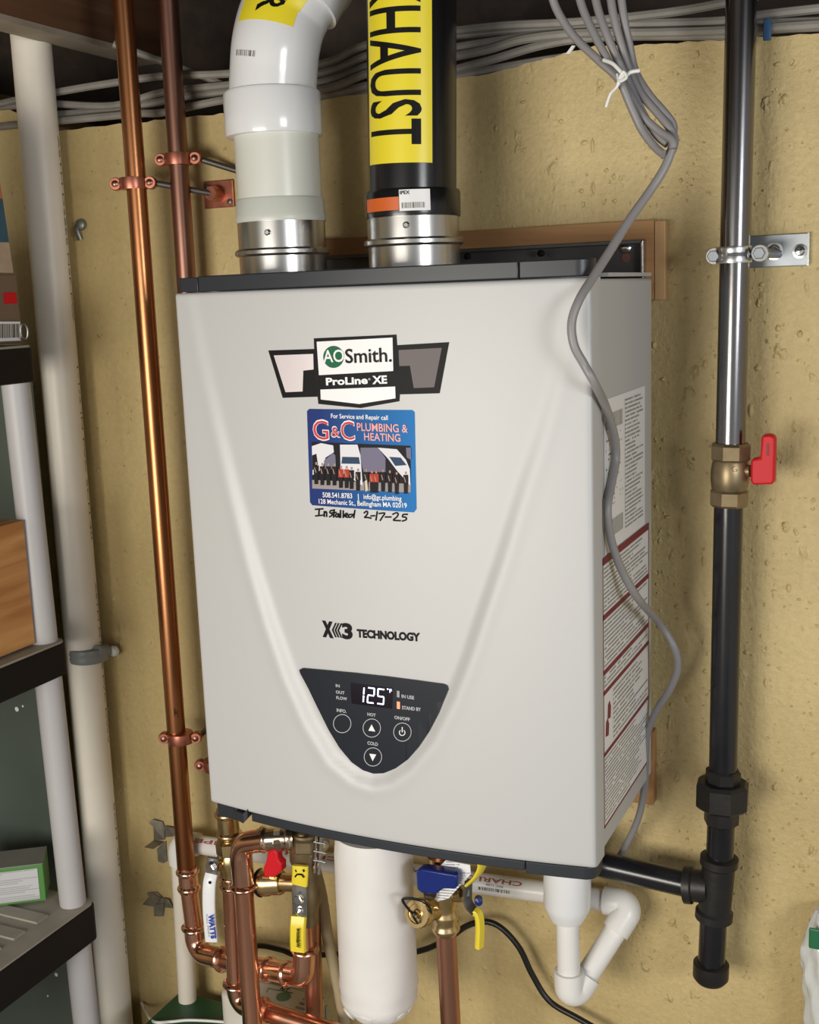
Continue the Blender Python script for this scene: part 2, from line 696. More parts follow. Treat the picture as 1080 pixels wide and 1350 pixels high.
def text_on(name, body, fn, m, parent, bold=0.0, spacing=1.0, cuts=0):
    v, f = text_uv(body, bold, spacing)
    if cuts:
        bm = bmesh.new()
        vv = [bm.verts.new((a, 0, b)) for a, b in v]
        for q in f:
            try:
                bm.faces.new([vv[i] for i in q])
            except ValueError:
                pass
        for k in range(1, cuts):
            bmesh.ops.bisect_plane(bm, geom=bm.verts[:] + bm.edges[:] + bm.faces[:], plane_co=(0, 0, k / cuts), plane_no=(0, 0, 1))
        bm.verts.index_update()
        v = [(q.co.x, q.co.z) for q in bm.verts]
        f = [[w.index for w in q.verts] for q in bm.faces]
        bm.free()
    mb = MB().add([fn(a, b) for a, b in v], f)
    return mb.build(name, m, parent, smooth=0)


def affine(o, u, v):
    o, u, v = Vector(o), Vector(u), Vector(v)
    return lambda a, b: o + u * a + v * b


# ------------------------------------------------------------------ setting
def wall_top(x):
    pts = [(-1.8, .955), (-.6, .93)] + [(at(a, b, 0).x, at(a, b, 0).z) for a, b in ((78, 172), (300, 149), (470, 125), (640, 98), (780, 62), (920, 55), (1080, 43))] + [(2.6, .84)]
    for (a, b), (c, d) in zip(pts, pts[1:]):
        if a <= x <= c:
            return b + (d - b) * (x - a) / (c - a)
    return pts[-1][1]


mb = MB()
xs = list(np.arange(-1.8, 2.61, .012))
FLOOR = -1.05
rng = np.random.RandomState(3)
tops = [wall_top(x) + float(rng.uniform(-.0012, .0012)) for x in xs]
n = len(xs)
mb.add([(x, 0, FLOOR) for x in xs] + [(x, 0, t) for x, t in zip(xs, tops)] + [(x, .2, t) for x, t in zip(xs, tops)] + [(x, .2, FLOOR) for x in xs],
       [(j * n + i, j * n + i + 1, (j + 1) * n + i + 1, (j + 1) * n + i) for j in range(3) for i in range(n - 1)])
wall = struct(mb.build('wall_back', M_wall, smooth=30))

# raised paint drips and crusts on the wall
drips = MB()
rr = random.Random(11)


def lump(mb, x, z, w, h, d):
    k = 10
    vs = [(x, -d, z)]
    for ring, (s_, dd) in enumerate(((.55, d * .75), (1.0, -.0005))):
        for j in range(k):
            a = 2 * math.pi * j / k
            q = s_ * rr.uniform(.75, 1.15)
            vs.append((x + w * q * math.cos(a), -dd, z + h * q * math.sin(a)))
    fs = [(0, 1 + j, 1 + (j + 1) % k) for j in range(k)] + [(1 + j, 1 + k + j, 1 + k + (j + 1) % k, 1 + (j + 1) % k) for j in range(k)]
    mb.add(vs, fs)


for px, py, w, h in ((782, 192, 3, 12), (771, 188, 7, 4), (783, 247, 3, 10), (767, 252, 4, 4), (930, 480, 5, 7), (1000, 485, 6, 6), (1027, 433, 5, 6), (990, 540, 4, 12), (902, 672, 4, 5), (898, 695, 1.6, 16),
                     (880, 682, 6, 3), (1013, 695, 5, 5), (1012, 742, 3, 6), (928, 740, 3, 9), (893, 800, 5, 4), (905, 855, 3, 10), (870, 990, 9, 2.5), (895, 975, 3, 8), (878, 1005, 5, 3), (1022, 1038, 4, 7), (1070, 1120, 3, 8), (1000, 400, 3, 8), (1005, 375, 5, 4),
                     (862, 455, 4, 6), (874, 500, 4, 3), (800, 225, 3, 4), (690, 135, 4, 3), (740, 160, 4, 4), (793, 116, 4, 4), (810, 233, 3, 5), (811, 265, 3, 4), (898, 238, 3, 4), (860, 75, 3, 5), (920, 72, 3, 6), (1025, 85, 6, 4), (905, 395, 4, 4), (1055, 440, 4, 6),
                     (985, 860, 6, 4), (1010, 900, 3, 8), (930, 885, 3, 5), (1040, 775, 4, 7), (960, 1100, 4, 4), (150, 790, 3, 6), (160, 850, 2, 10), (130, 620, 3, 5), (110, 690, 3, 4)):
    p = at(px, py, 0)
    s_ = (p - CAM).dot(FW) / FPX
    lump(drips, p.x, p.z, w * s_, h * s_, .0032)
for _ in range(520):
    x = rr.uniform(.44, .72)
    z = rr.uniform(-.3, .84)
    lump(drips, x, z, rr.uniform(.0007, .0022), rr.uniform(.0008, .0034), rr.uniform(.001, .0030))
for _ in range(60):
    lump(drips, rr.uniform(-.4, -.2), rr.uniform(-.4, .85), rr.uniform(.001, .0022), rr.uniform(.001, .004), rr.uniform(.001, .002))
d_ = drips.build('paint_crust', M_wall, wall, smooth=60)
d_['kind'] = 'stuff'

struct(MB().box((-1.9, -3.4, FLOOR - .05), (2.7, .2, FLOOR)).build('floor', M_floor, smooth=0))
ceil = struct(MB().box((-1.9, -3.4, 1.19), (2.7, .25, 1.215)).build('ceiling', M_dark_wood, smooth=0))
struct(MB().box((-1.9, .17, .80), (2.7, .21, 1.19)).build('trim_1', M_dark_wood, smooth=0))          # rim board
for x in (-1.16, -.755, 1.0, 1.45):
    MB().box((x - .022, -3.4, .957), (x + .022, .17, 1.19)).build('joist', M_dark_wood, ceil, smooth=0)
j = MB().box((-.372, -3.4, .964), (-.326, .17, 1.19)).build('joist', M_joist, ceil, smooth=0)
MB().box((-.3725, -3.4, .9555), (-.3255, .17, .9635)).build('joist_lit_face', M_joist_lit, ceil, smooth=0)  # bottom face of the joist, painted lighter as light from below
# side walls of the basement, out of view
struct(MB().box((-1.9, -3.4, FLOOR), (-1.82, .2, .957)).build('wall_left', M_wall, smooth=0))

# ------------------------------------------------------------------ heater
D, W, H = .2952, .474, .6058
XC = W / 2
BOW = .020
RELIEF = .0060
vr = [(755, 350), (748, 420), (738, 475), (727, 520), (710, 580), (690, 640), (660, 740), (640, 800), (619, 865), (598, 920), (570, 976), (540, 1012), (515, 1028), (494, 1032), (470, 1024), (440, 1000), (410, 953), (382, 893), (356, 822), (331, 742), (306, 651), (281, 551), (261, 468), (244, 380), (236, 340)]
VP = np.array([(at(a, b, -D - .012).x, at(a, b, -D - .012).z) for a, b in vr])


def v_depth(x, z):
    """signed distance into the V-shaped field (positive inside)"""
    p = np.array((x, z))
    a = VP
    b = np.roll(VP, -1, axis=0)
    ab = b - a
    t = np.clip(((p - a) * ab).sum(1) / (ab * ab).sum(1), 0, 1)
    dist = np.sqrt((((a + ab * t[:, None]) - p) ** 2).sum(1)).min()
    ins = False
    for (x0, z0), (x1, z1) in zip(a, b):
        if (z0 > z) != (z1 > z) and x < (x1 - x0) * (z - z0) / (z1 - z0) + x0:
            ins = not ins
    return dist if ins else -dist


def smst(t):
    t = min(1, max(0, t))
    return t * t * (3 - 2 * t)


def front_y(x, z):
    y = -D - BOW * (1 - ((x - XC) / XC) ** 2)
    s = v_depth(x, z)
    g = RELIEF * (.22 + .78 * smst((.60 - z) / .42))
    y += g * smst((s + .006) / .018)
    y -= .15 * g * math.exp(-((s + .008) / .007) ** 2)
    return y


def fpt(px, py):
    y = -D - .012
    for _ in range(5):
        p = at(px, py, y)
        y = front_y(p.x, p.z)
    return p.x, p.z


def fpos(x, z, off=0.0):
    if off >= .0022:            # the control panel stands on the flat bottom of the V-shaped field
        return Vector((x, -D - BOW * (1 - ((x - XC) / XC) ** 2) + RELIEF - off, z))
    return Vector((x, front_y(x, z) - off, z))


heater = thing('water_heater', 'pale silver wall-hung tankless water heater with dark control panel and digital display', 'water heater', (XC, -.16, 0))
# curved front cover
XO, XI = -.004, .4755
ex = [0, .0006, .0015, .003, .005, .0075]
gx = [XO + e for e in ex] + list(np.linspace(XO + .011, XI - .011, 104)) + [XI - e for e in ex[::-1]]
gz = [0, .0006, .0018, .0035, .006] + list(np.linspace(.010, H - .010, 128)) + [H - .006, H - .0035, H - .0018, H - .0006, H]
RC, RZ = .0045, .004


def curl(d, r):
    return 0 if d >= r else r - math.sqrt(max(0, r * r - (r - d) ** 2))


V = []
for z in gz:
    for x in gx:
        y = front_y(min(max(x, 0), W), z)
        y += max(curl(x - XO, RC), curl(XI - x, RC)) + curl(z, RZ) + curl(H - z, RZ)
        V.append((x, y, z))
nx, nz = len(gx), len(gz)
F = [(j * nx + i, j * nx + i + 1, (j + 1) * nx + i + 1, (j + 1) * nx + i) for j in range(nz - 1) for i in range(nx - 1)]
ring = [i for i in range(nx)] + [j * nx + nx - 1 for j in range(1, nz)] + [(nz - 1) * nx + i for i in range(nx - 2, -1, -1)] + [j * nx for j in range(nz - 2, 0, -1)]
o = len(V)
V += [(V[i][0], -.262, V[i][2]) for i in ring]
nr = len(ring)
F += [(ring[k], o + k, o + (k + 1) % nr, ring[(k + 1) % nr]) for k in range(nr)]
mb = MB().add(V, F)
mb.build('front_cover', M_case, heater, smooth=50)
MB().box((.0, -.264, .002), (.4725, -.036, H - .002)).build('case', M_case, heater, bevel=.003)


def plan_front(x, extra=0.0):
    return -D - BOW * (1 - ((x - XC) / XC) ** 2) - extra


def trim_strip(name, x0, x1, z0, z1, back, parent, m, round0=0.0, round1=0.0, out=.0):
    P = []
    N = 40
    for i in range(N + 1):
        x = x0 + (x1 - x0) * i / N
        y = plan_front(min(max(x, 0), W), out)
        if round0:
            y += curl(x - x0, round0)
        if round1:
            y += curl(x1 - x, round1)
        P.append((x, y, z0))
    P += [(x1, back, z0), (x0, back, z0)]
    return MB().prism(P, (0, 0, z1 - z0)).build(name, m, parent, smooth=30, bevel=.0012)


TT = H + .0175
trim_strip('top_trim', .0305, .4052, H + .0008, TT, -.272, heater, M_trim, out=-.003)
trim_strip('trim_clip', -.0025, .0298, H + .0008, TT - .001, -.272, heater, M_trim, round0=.008, out=-.003)
trim_strip('trim_clip', .4060, .4745, H + .0008, TT, -.272, heater, M_trim, round1=.014, out=-.003)
MB().box((.0, -.22, H), (.472, -.037, H + .004)).build('top_plate', M_case, heater, smooth=0)
bt = -.0150
trim_strip('bottom_trim', .058, .4000, bt + .003, -.0008, -.265, heater, M_trim, out=-.003)
trim_strip('trim_clip', .4008, .4745, bt, -.0008, -.265, heater, M_trim, round1=.012, out=-.003)
trim_strip('trim_clip', .002, .036, bt - .001, -.0008, -.265, heater, M_trim, round0=.006, out=-.003)
MB().prism([(.024, plan_front(.03, -.003) + .002, -.014), (.050, plan_front(.05, .004), -.014), (.056, plan_front(.055, .002), -.006), (.050, plan_front(.05) + .05, -.006), (.026, plan_front(.03) + .05, -.014)], (0, 0, .011)).build('hinge_tab', M_trim, heater, smooth=0, bevel=.001)
MB().box((.01, -.255, -.006), (.465, -.05, .003)).build('base_plate', M_trim, heater, smooth=0)
# flange seam of the cover on the right side
MB().box((.4722, -.262, .003), (.4732, -.2605, H - .003)).build('seam', M_plate, heater, smooth=0)


# decals that follow the curved front
def decal(name, polys, m, parent, off, px=True, thick=0.0, step=.006, uvbox=False):
    bm = bmesh.new()
    for poly in polys:
        q = [fpt(*p) for p in poly] if px else poly
        bm.faces.new([bm.verts.new((a, 0, b)) for a, b in q])
    xs = [v.co.x for v in bm.verts]
    zs = [v.co.z for v in bm.verts]
    x0, x1, z0, z1 = min(xs), max(xs), min(zs), max(zs)
    x = x0 + step
    while x < x1 - 1e-4:
        bmesh.ops.bisect_plane(bm, geom=bm.verts[:] + bm.edges[:] + bm.faces[:], plane_co=(x, 0, 0), plane_no=(1, 0, 0))
        x += step
    if thick:
        r = bmesh.ops.extrude_face_region(bm, geom=bm.faces[:])
        for g in r['geom']:
            if isinstance(g, bmesh.types.BMVert):
                g.co.y = -1
    bm.verts.ensure_lookup_table()
    bm.verts.index_update()
    out = MB()
    vs = [fpos(v.co.x, v.co.z, off if (v.co.y < -.5 or not thick) else off - thick) for v in bm.verts]
    uv = [((v.co.x - x0) / (x1 - x0), (v.co.z - z0) / (z1 - z0)) for v in bm.verts]
    fs = []
    for f in bm.faces:
        ix = [v.index for v in f.verts]
        if f.normal.y > 0 and not thick:
            ix = ix[::-1]
        fs.append(ix)
    out.add(vs, fs, 0, uv if uvbox else None)
    bm.free()
    return out.build(name, m, parent, smooth=0)


def ftext(name, body, bl, br, tl, m, parent, off, bold=0.0, spacing=1.0):
    """text along the front: baseline left / right and cap-top-left, in picture coordinates"""
    a, b, c = fpt(*bl), fpt(*br), fpt(*tl)
    w = b[0] - a[0]
    h = c[1] - a[1]
    sl = b[1] - a[1]
    return text_on(name, body, lambda u, v: fpos(a[0] + u * w, a[1] + sl * u + v * h, off), m, parent, bold, spacing)


E1 = .0004
# --- badge
badge = decal('brand_badge', [[(354, 462), (414.5, 460), (414, 446), (523, 441), (524, 455), (592.5, 451), (580, 518.5), (527.5, 520), (527, 529), (476, 538), (420, 532.5), (419, 523), (373, 524.5)]], M_black, heater, E1)
decal('badge_wing', [[(361.5, 468.5), (413.5, 466.5), (414, 487), (400.5, 488.5), (399.5, 516), (377, 517)]], M_silverwhite, badge, E1 * 2)
decal('badge_wing', [[(526, 461.5), (583, 458.5), (573, 510.5), (546, 511.5), (541, 482), (527, 482.5)]], M_silverdark, badge, E1 * 2)
decal('badge_field', [[(418, 450.5), (518, 445), (519, 489), (421, 494.5)], [(423, 513.5), (521.5, 509.5), (522, 525), (474, 532.5), (423.5, 526.5)]], M_white, badge, E1 * 2)


def circ(cx, cy, rx, ry, n=28, a0=0):
    return [(cx + rx * math.cos(2 * math.pi * k / n), cy - ry * math.sin(2 * math.pi * k / n)) for k in range(n)]


decal('logo_disc', [circ(440.5, 470.5, 13.6, 14.6)], M_green_logo, badge, E1 * 3)
ftext('logo_letters', 'AO', (427.5, 477.5), (455, 476.5), (427, 462), M_white, badge, E1 * 4, .012)
ftext('badge_lettering', 'Smith.', (456.5, 478.5), (517.5, 476.5), (456, 460.5), M_black, badge, E1 * 4, .012)
ftext('badge_lettering', 'ProLine', (431, 507.5), (486, 505.5), (431, 498.5), M_white, badge, E1 * 4, .035)
ftext('badge_lettering', '®', (486.5, 501), (489.5, 501), (486.5, 498.5), M_white, badge, E1 * 4)
ftext('badge_lettering', 'XE', (492, 505.8), (511.5, 505), (492, 496), M_white, badge, E1 * 4, .035)

# --- service sticker
stk = decal('service_sticker', [[(408, 539), (544, 540.5), (547, 543.5), (549.5, 671), (546, 675.5), (412, 666), (409, 662), (405, 542)]], M_gc_blue, heater, E1, uvbox=True)
ftext('sticker_lettering', 'For Service and Repair call', (437, 551), (512, 553.5), (437, 545.3), M_white, stk, E1 * 2, .012)
for k, (ch, x0, x1, y0, y1, t0) in enumerate((('G', 413.5, 435, 579, 580.5, 553), ('C', 450, 469, 579.5, 580.5, 554.5), ('&', 437, 449.5, 576, 576.5, 561.5))):
    ftext('sticker_lettering', ch, (x0, y0), (x1, y1), (x0, t0), M_white, stk, E1 * 2, .022)
    ftext('sticker_lettering', ch, (x0 + .9, y0 - .6), (x1 - .9, y1 - .6), (x0 + .9, t0 + .9), M_gc_red, stk, E1 * 3, -.004)
ftext('sticker_lettering', 'PLUMBING &', (471.5, 567.5), (538.5, 570), (471.5, 557.5), M_gc_pink, stk, E1 * 3, .016)
ftext('sticker_lettering', 'HEATING', (481, 580), (529, 582), (481, 570.5), M_gc_pink, stk, E1 * 3, .016)
ftext('sticker_lettering', '508.541.8783', (426, 655.3), (465, 656.8), (426, 649), M_white, stk, E1 * 2, .012)
ftext('sticker_lettering', '|', (472.6, 657.5), (473.6, 657.5), (472.6, 651), M_white, stk, E1 * 2)
ftext('sticker_lettering', 'info@gc.plumbing', (480, 657.5), (530, 660.3), (480, 651.3), M_white, stk, E1 * 2, .012)
ftext('sticker_lettering', '128 Mechanic St., Bellingham MA 02019', (421, 663.5), (537, 669.3), (421, 657.5), M_white, stk, E1 * 2, .012)
# printed group photo: vans and people, flat print
pic = MB()


def padd(poly, mi, off):
    q = [fpt(*p) for p in poly]
    pic.add([fpos(a, b, off) for a, b in q], [list(range(len(q)))], mi)


for k in range(8):
    xa, xb = 411.5 + k * 16.25, 411.5 + (k + 1) * 16.25
    ya, yb = 582.5 + .65 * k, 582.5 + .65 * (k + 1)
    padd([(xa, ya), (xb, yb), (xb + .8, yb + 60.5), (xa + .8, ya + 60.5)], 0, E1 * 2)
    padd([(xa + .7, ya + 50), (xb + .7, yb + 50), (xb + .8, yb + 61.3), (xa + .8, ya + 61.3)], 4, E1 * 2.4)
padd([(412, 588), (424, 584), (440, 587), (441, 596), (430, 603), (426, 618), (413, 626)], 1, E1 * 3)
padd([(412.5, 600), (418, 598), (420, 612), (413, 620)], 0, E1 * 3.4)
padd([(428, 607), (440, 597), (443, 600), (444, 618), (429, 618)], 2, E1 * 3.4)
padd([(449, 586), (472, 586), (476, 600), (479, 640), (450, 622)], 1, E1 * 3)
padd([(452, 602), (474, 602.5), (475.5, 611.5), (451, 611)], 3, E1 * 3.5)
padd([(476, 590), (500, 590), (509, 604), (509, 622), (480, 622), (476, 605)], 2, E1 * 3)
padd([(499, 590), (524, 592), (536, 606), (541, 618), (542, 640), (524, 620), (512, 604)], 1, E1 * 3.2)
padd([(514, 602), (529, 603), (537, 613), (522, 614)], 3, E1 * 3.6)
padd([(536, 590), (542.5, 590), (543, 606), (537, 603)], 2, E1 * 3.3)
for k, (x, top, shirt) in enumerate(((418, 609, 2), (426, 610, 2), (434, 610, 2), (442, 610, 0), (450.5, 613, 5), (458, 613, 5), (464.5, 614, 2), (473, 616, 0), (484, 616, 0), (491.5, 618, 5), (497, 618, 5), (506, 616, 0), (515, 617, 0), (524, 619, 0), (536, 618, 0))):
    y = top + .03 * (x - 418)
    padd([(x - 1.2, y), (x + 1.2, y), (x + 1.2, y + 3.4), (x - 1.2, y + 3.4)], 6, E1 * 4)
    padd([(x - 3.2, y + 4.2), (x + 3.2, y + 4.2), (x + 3.4, y + 15), (x - 3.4, y + 15)], shirt if shirt == 5 else 0, E1 * 4.2)
    padd([(x - 2.6, y + 7), (x - 1.6, y + 7), (x + .4, y + 14), (x - .8, y + 14)], 6, E1 * 4.4)
    padd([(x - 2.8, y + 15), (x + 2.8, y + 15), (x + 2.4, y + 29), (x - 2.4, y + 29)], 0, E1 * 4.2)
padd([(482, 634), (485, 632), (486.5, 646), (483, 648)], 7, E1 * 5)
pic.build('printed_photo', M_pic, stk, smooth=0)


def pen(name, strokes, w=2.1):
    mb = MB()
    for st in strokes:
        P = [(400 + a / 7.2, 660 + b / 7.2) for a, b in st]
        P = [(p.x, p.y) for p in smooth_path([Vector((a, b, 0)) for a, b in P], 3)] if len(P) > 2 else P
        L = []
        for i, p in enumerate(P):
            q0, q1 = P[max(i - 1, 0)], P[min(i + 1, len(P) - 1)]
            dx, dy = q1[0] - q0[0], q1[1] - q0[1]
            d = math.hypot(dx, dy) or 1
            e = (-w / 2 if i == 0 else w / 2 if i == len(P) - 1 else 0)
            L.append(((p[0] + dx / d * e - dy / d * w / 2, p[1] + dy / d * e + dx / d * w / 2), (p[0] + dx / d * e + dy / d * w / 2, p[1] + dy / d * e - dx / d * w / 2)))
        vs = [fpos(*fpt(*q), E1) for pr in L for q in pr]
        mb.add(vs, [(2 * i, 2 * i + 1, 2 * i + 3, 2 * i + 2) for i in range(len(L) - 1)])
    return mb.build(name, M_marker, heater, smooth=0)


pen('handwriting', [[(118, 82), (185, 78)], [(152, 82), (148, 138)], [(120, 145), (185, 138)], [(200, 105), (200, 148)], [(200, 122), (212, 105), (222, 114), (222, 148)],
                    [(282, 92), (262, 95), (252, 112), (272, 125), (274, 140), (252, 152)], [(294, 88), (290, 155)], [(278, 115), (310, 112)], [(332, 125), (314, 128), (308, 148), (322, 155), (332, 140), (336, 122), (340, 156)],
                    [(354, 95), (354, 158)], [(380, 98), (380, 158)], [(397, 141), (420, 136), (415, 121), (400, 126), (396, 148), (418, 158)], [(458, 130), (434, 135), (434, 157), (456, 154), (476, 130)], [(490, 95), (480, 160)]])
pen('handwriting', [[(580, 115), (600, 100), (612, 112), (602, 138), (582, 158), (612, 160), (642, 166)], [(645, 145), (676, 143)], [(702, 108), (691, 182)], [(722, 122), (774, 118), (755, 150), (732, 186)],
                    [(782, 155), (832, 155)], [(852, 128), (885, 115), (902, 128), (886, 158), (855, 185), (920, 190)], [(987, 130), (950, 132), (944, 154), (974, 158), (978, 180), (944, 193)]])

# --- X3 TECHNOLOGY
ftext('model_lettering', 'X', (425.5, 837.5), (440, 839.5), (425.5, 820), M_black, heater, E1, .085)
for k in range(3):
    x = 438.5 + k * 3.6
    y = .3 * k
    decal('model_chevron', [[(x + 3.6, 821 + y), (x + 5.8, 821.2 + y), (x + 1.6, 830.5 + y), (x + 5.8, 840.2 + y), (x + 3.6, 840 + y), (x - .8, 830.4 + y)]], M_black, heater, E1)
ftext('model_lettering', '3', (451.5, 840.8), (465.5, 842), (451.5, 822.5), M_black, heater, E1, .05)
ftext('model_lettering', 'TECHNOLOGY', (471, 839.5), (554.5, 845), (471, 830), M_black, heater, E1, .055)

# --- control panel
pl = [(400, 880.2), (430, 882.8), (470, 886.6), (510, 891), (550, 896.2), (586, 901.2), (590.5, 903.5), (592, 908.5), (588, 918), (579, 940), (567, 963), (553, 984), (538, 1001), (522, 1012.5), (507, 1018.5), (494, 1019), (480, 1014.5), (465, 1004), (449, 985), (435, 962), (420, 932), (408, 907), (397, 886.5), (396, 882.3)]
panel = decal('control_panel', [pl], M_panel, heater, .0024, thick=.0009, step=.005)
P1, P2, P3 = .0027, .0032, .0036
decal('display_screen', [[(463.5, 899), (519.5, 906), (518.5, 933.5), (465, 926.5)]], M_screen, panel, P1)
SEG = {'1': 'bc', '2': 'abged', '5': 'afgcd'}


def seg7(ch, x0, y0, w, h):
    t = 1.7
    sh = -.02
    sk = .125

    def q(x, y):
        return (x0 + x + (h - y) * .06, y0 + y + x * sk)
    R = {'a': (.8, 0, w - .8, t), 'd': (.8, h - t, w - .8, h), 'g': (.8, h / 2 - t / 2, w - .8, h / 2 + t / 2),
         'f': (0, .8, t, h / 2 - .8), 'e': (0, h / 2 + .8, t, h - .8), 'b': (w - t, .8, w, h / 2 - .8), 'c': (w - t, h / 2 + .8, w, h - .8)}
    return [[q(a, b), q(c, b), q(c, d), q(a, d)] for a, b, c, d in (R[s_] for s_ in SEG[ch])]


decal('lit_digits', seg7('1', 471.5, 903.5, 10, 20.5) + seg7('2', 485.3, 904.5, 9.8, 21) + seg7('5', 498.3, 906, 9.8, 21), M_digit, panel, P2)
ftext('lit_unit', '°F', (512, 911.5), (518.6, 912.5), (512, 906.5), M_digit, panel, P2, 0)
ftext('panel_lettering', 'IN', (444.3, 904.5), (449.5, 905.2), (444.3, 901), M_panel_ink, panel, P1, .03)
ftext('panel_lettering', 'OUT', (444.5, 913), (456, 914.5), (444.5, 909.3), M_panel_ink, panel, P1, .03)
ftext('panel_lettering', 'FLOW', (445, 920.5), (459.3, 922.3), (445, 916.8), M_panel_ink, panel, P1, .03)
ftext('panel_lettering', 'INFO.', (445.5, 937), (458.5, 939), (445.5, 933), M_panel_ink, panel, P1, .03)
ftext('panel_lettering', 'HOT', (486, 942.2), (497, 944), (486, 938.4), M_panel_ink, panel, P1, .03)
ftext('panel_lettering', 'COLD', (486, 980.2), (500, 982.2), (486, 976.2), M_panel_ink, panel, P1, .03)
ftext('panel_lettering', 'ON/OFF', (521.5, 946.5), (542, 949.5), (521.5, 942.5), M_panel_ink, panel, P1, .03)
ftext('panel_lettering', 'IN USE', (531, 918.8), (547.5, 921), (531, 914.6), M_panel_ink, panel, P1, .03)
ftext('panel_lettering', 'STAND BY', (531.5, 933.8), (556.5, 936.5), (531.5, 929.6), M_panel_ink, panel, P1, .03)
decal('indicator', [[(525, 909.3), (528.5, 909.8), (528.5, 918.3), (525, 917.8)]], M_led_off, panel, P2)
decal('indicator', [[(525, 923.5), (529, 924), (529, 933.5), (525, 933)]], M_led, panel, P2)


def ringpoly(cx, cy, r, w=.9, n=28):
    out = []
    for k in range(n):
        a, b = 2 * math.pi * k / n, 2 * math.pi * (k + 1) / n
        out.append([(cx + r * math.cos(a), cy + r * 1.04 * math.sin(a)), (cx + r * math.cos(b), cy + r * 1.04 * math.sin(b)), (cx + (r - w) * math.cos(b), cy + (r - w) * 1.04 * math.sin(b)), (cx + (r - w) * math.cos(a), cy + (r - w) * 1.04 * math.sin(a))])
    return out


for cx, cy in ((453, 952.7), (492, 958.5), (532.3, 963.8), (493.5, 996.5)):
    decal('button', [circ(cx, cy, 12, 12.5)], M_panel, panel, P1 + .0003)
    decal('button_ring', ringpoly(cx, cy, 12), M_panel_ink, panel, P2, step=1)
decal('button_mark', [[(492, 953.5), (496.8, 963), (487.6, 961.8)]], M_white, panel, P3)
decal('button_mark', [[(488.9, 992), (498, 993.2), (493.3, 1002)]], M_white, panel, P3)
decal('button_mark', [[(531.6, 957), (532.9, 957.1), (532.9, 964), (531.6, 963.9)]] +
      [[(532.2 + 4.3 * math.cos(a), 964.3 + 4.4 * math.sin(a)), (532.2 + 4.3 * math.cos(b), 964.3 + 4.4 * math.sin(b)), (532.2 + 3.2 * math.cos(b), 964.3 + 3.3 * math.sin(b)), (532.2 + 3.2 * math.cos(a), 964.3 + 3.3 * math.sin(a))]
       for a, b in ((math.radians(-50 + 28 * k), math.radians(-50 + 28 * (k + 1))) for k in range(10))], M_white, panel, P3, step=1)

# --- labels on the right side
SX = .4727


def side_quad(mb, y0, y1, z0, z1, off, mi=0):
    mb.add([(SX + off, y0, z0), (SX + off, y1, z0), (SX + off, y1, z1), (SX + off, y0, z1)], [(0, 1, 2, 3)], mi, [(0, 0), (1, 0), (1, 1), (0, 1)])
    return mb


rl = side_quad(MB(), -.2435, -.072, .3235, .4835, .0003).build('rating_label', M_white, heater, smooth=0)
side_quad(MB(), -.162, -.082, .335, .478, .0006).build('label_print', print_material('rating_print', 32, 16), rl, smooth=0)
side_quad(MB(), -.238, -.172, .37, .448, .0006).build('label_print', print_material('rating_print_b', 16, 9, seed=3., cov=.45), rl, smooth=0)
side_quad(MB(), -.238, -.172, .452, .468, .0006).build('label_barcode', barcode_material('rating_barcode', 70), rl, smooth=0)
side_quad(MB(), -.236, -.172, .338, .356, .0006).build('label_barcode', barcode_material('rating_barcode_b', 60), rl, smooth=0)
wl = side_quad(MB(), -.254, -.054, .026, .322, .0004).build('warning_label', M_white, heater, smooth=0)
mb = MB()
for z0, z1 in ((.314, .322), (.2555, .2615), (.196, .2015), (.174, .179), (.106, .1105), (.026, .0285)):
    side_quad(mb, -.254, -.054, z0, z1, .0007)
for y0, y1 in ((-.254, -.2515), (-.0565, -.054)):
    side_quad(mb, y0, y1, .026, .322, .0007)
mb.build('label_border', M_red_ink, wl, smooth=0)
for k, (z0, z1, rows) in enumerate(((.263, .312, 11), (.203, .254, 11), (.181, .195, 3), (.113, .171, 11), (.031, .104, 17))):
    side_quad(MB(), -.249 if k != 3 else -.215, -.060, z0, z1, .0006).build('label_print', print_material('warning_print_%d' % k, rows, 26, seed=k * 5.), wl, smooth=0)
mb = MB()
for y, z in ((-.240, .135), (-.232, .152)):
    mb.add([(SX + .0009, y + a, z + b) for a, b in ((-.006, -.008), (.005, -.010), (.007, .002), (.002, .010), (-.004, .007))], [(0, 1, 2, 3, 4)])
mb.build('label_symbol', [M_red_ink], wl, smooth=0)

# --- vent collars on the top
VY = -.165
vents = []
for px, py in ((373, 333), (546, 320)):
    c = at(px, py, VY)
    vents.append(c.x)
    z0 = H + .004
    zb = c.z
    zt = at(px, 289 if px < 400 else 284, VY).z
    R = .0515
    col = MB().lathe([(R, z0), (R, zb - .0045), (R + .002, zb - .0042), (R + .0048, zb - .002), (R + .0048, zb + .002), (R + .002, zb + .0042), (R, zb + .0045), (R, zt), (R - .003, zt), (R - .003, z0)], (c.x, VY, 0), (0, 0, 1), 56, cap=False).build('vent_collar', M_steel, heater)
    s_ = Vector((c.x, VY, (zb + zt) / 2 + .002))
    dr = Vector((.22 if px < 400 else .28, -1, 0)).normalized()
    MB().lathe([(.0036, -.002), (.0036, .0015), (.0022, .003), (.0, .003)], s_ + dr * R, dr, 12).build('screw', M_chrome, col)

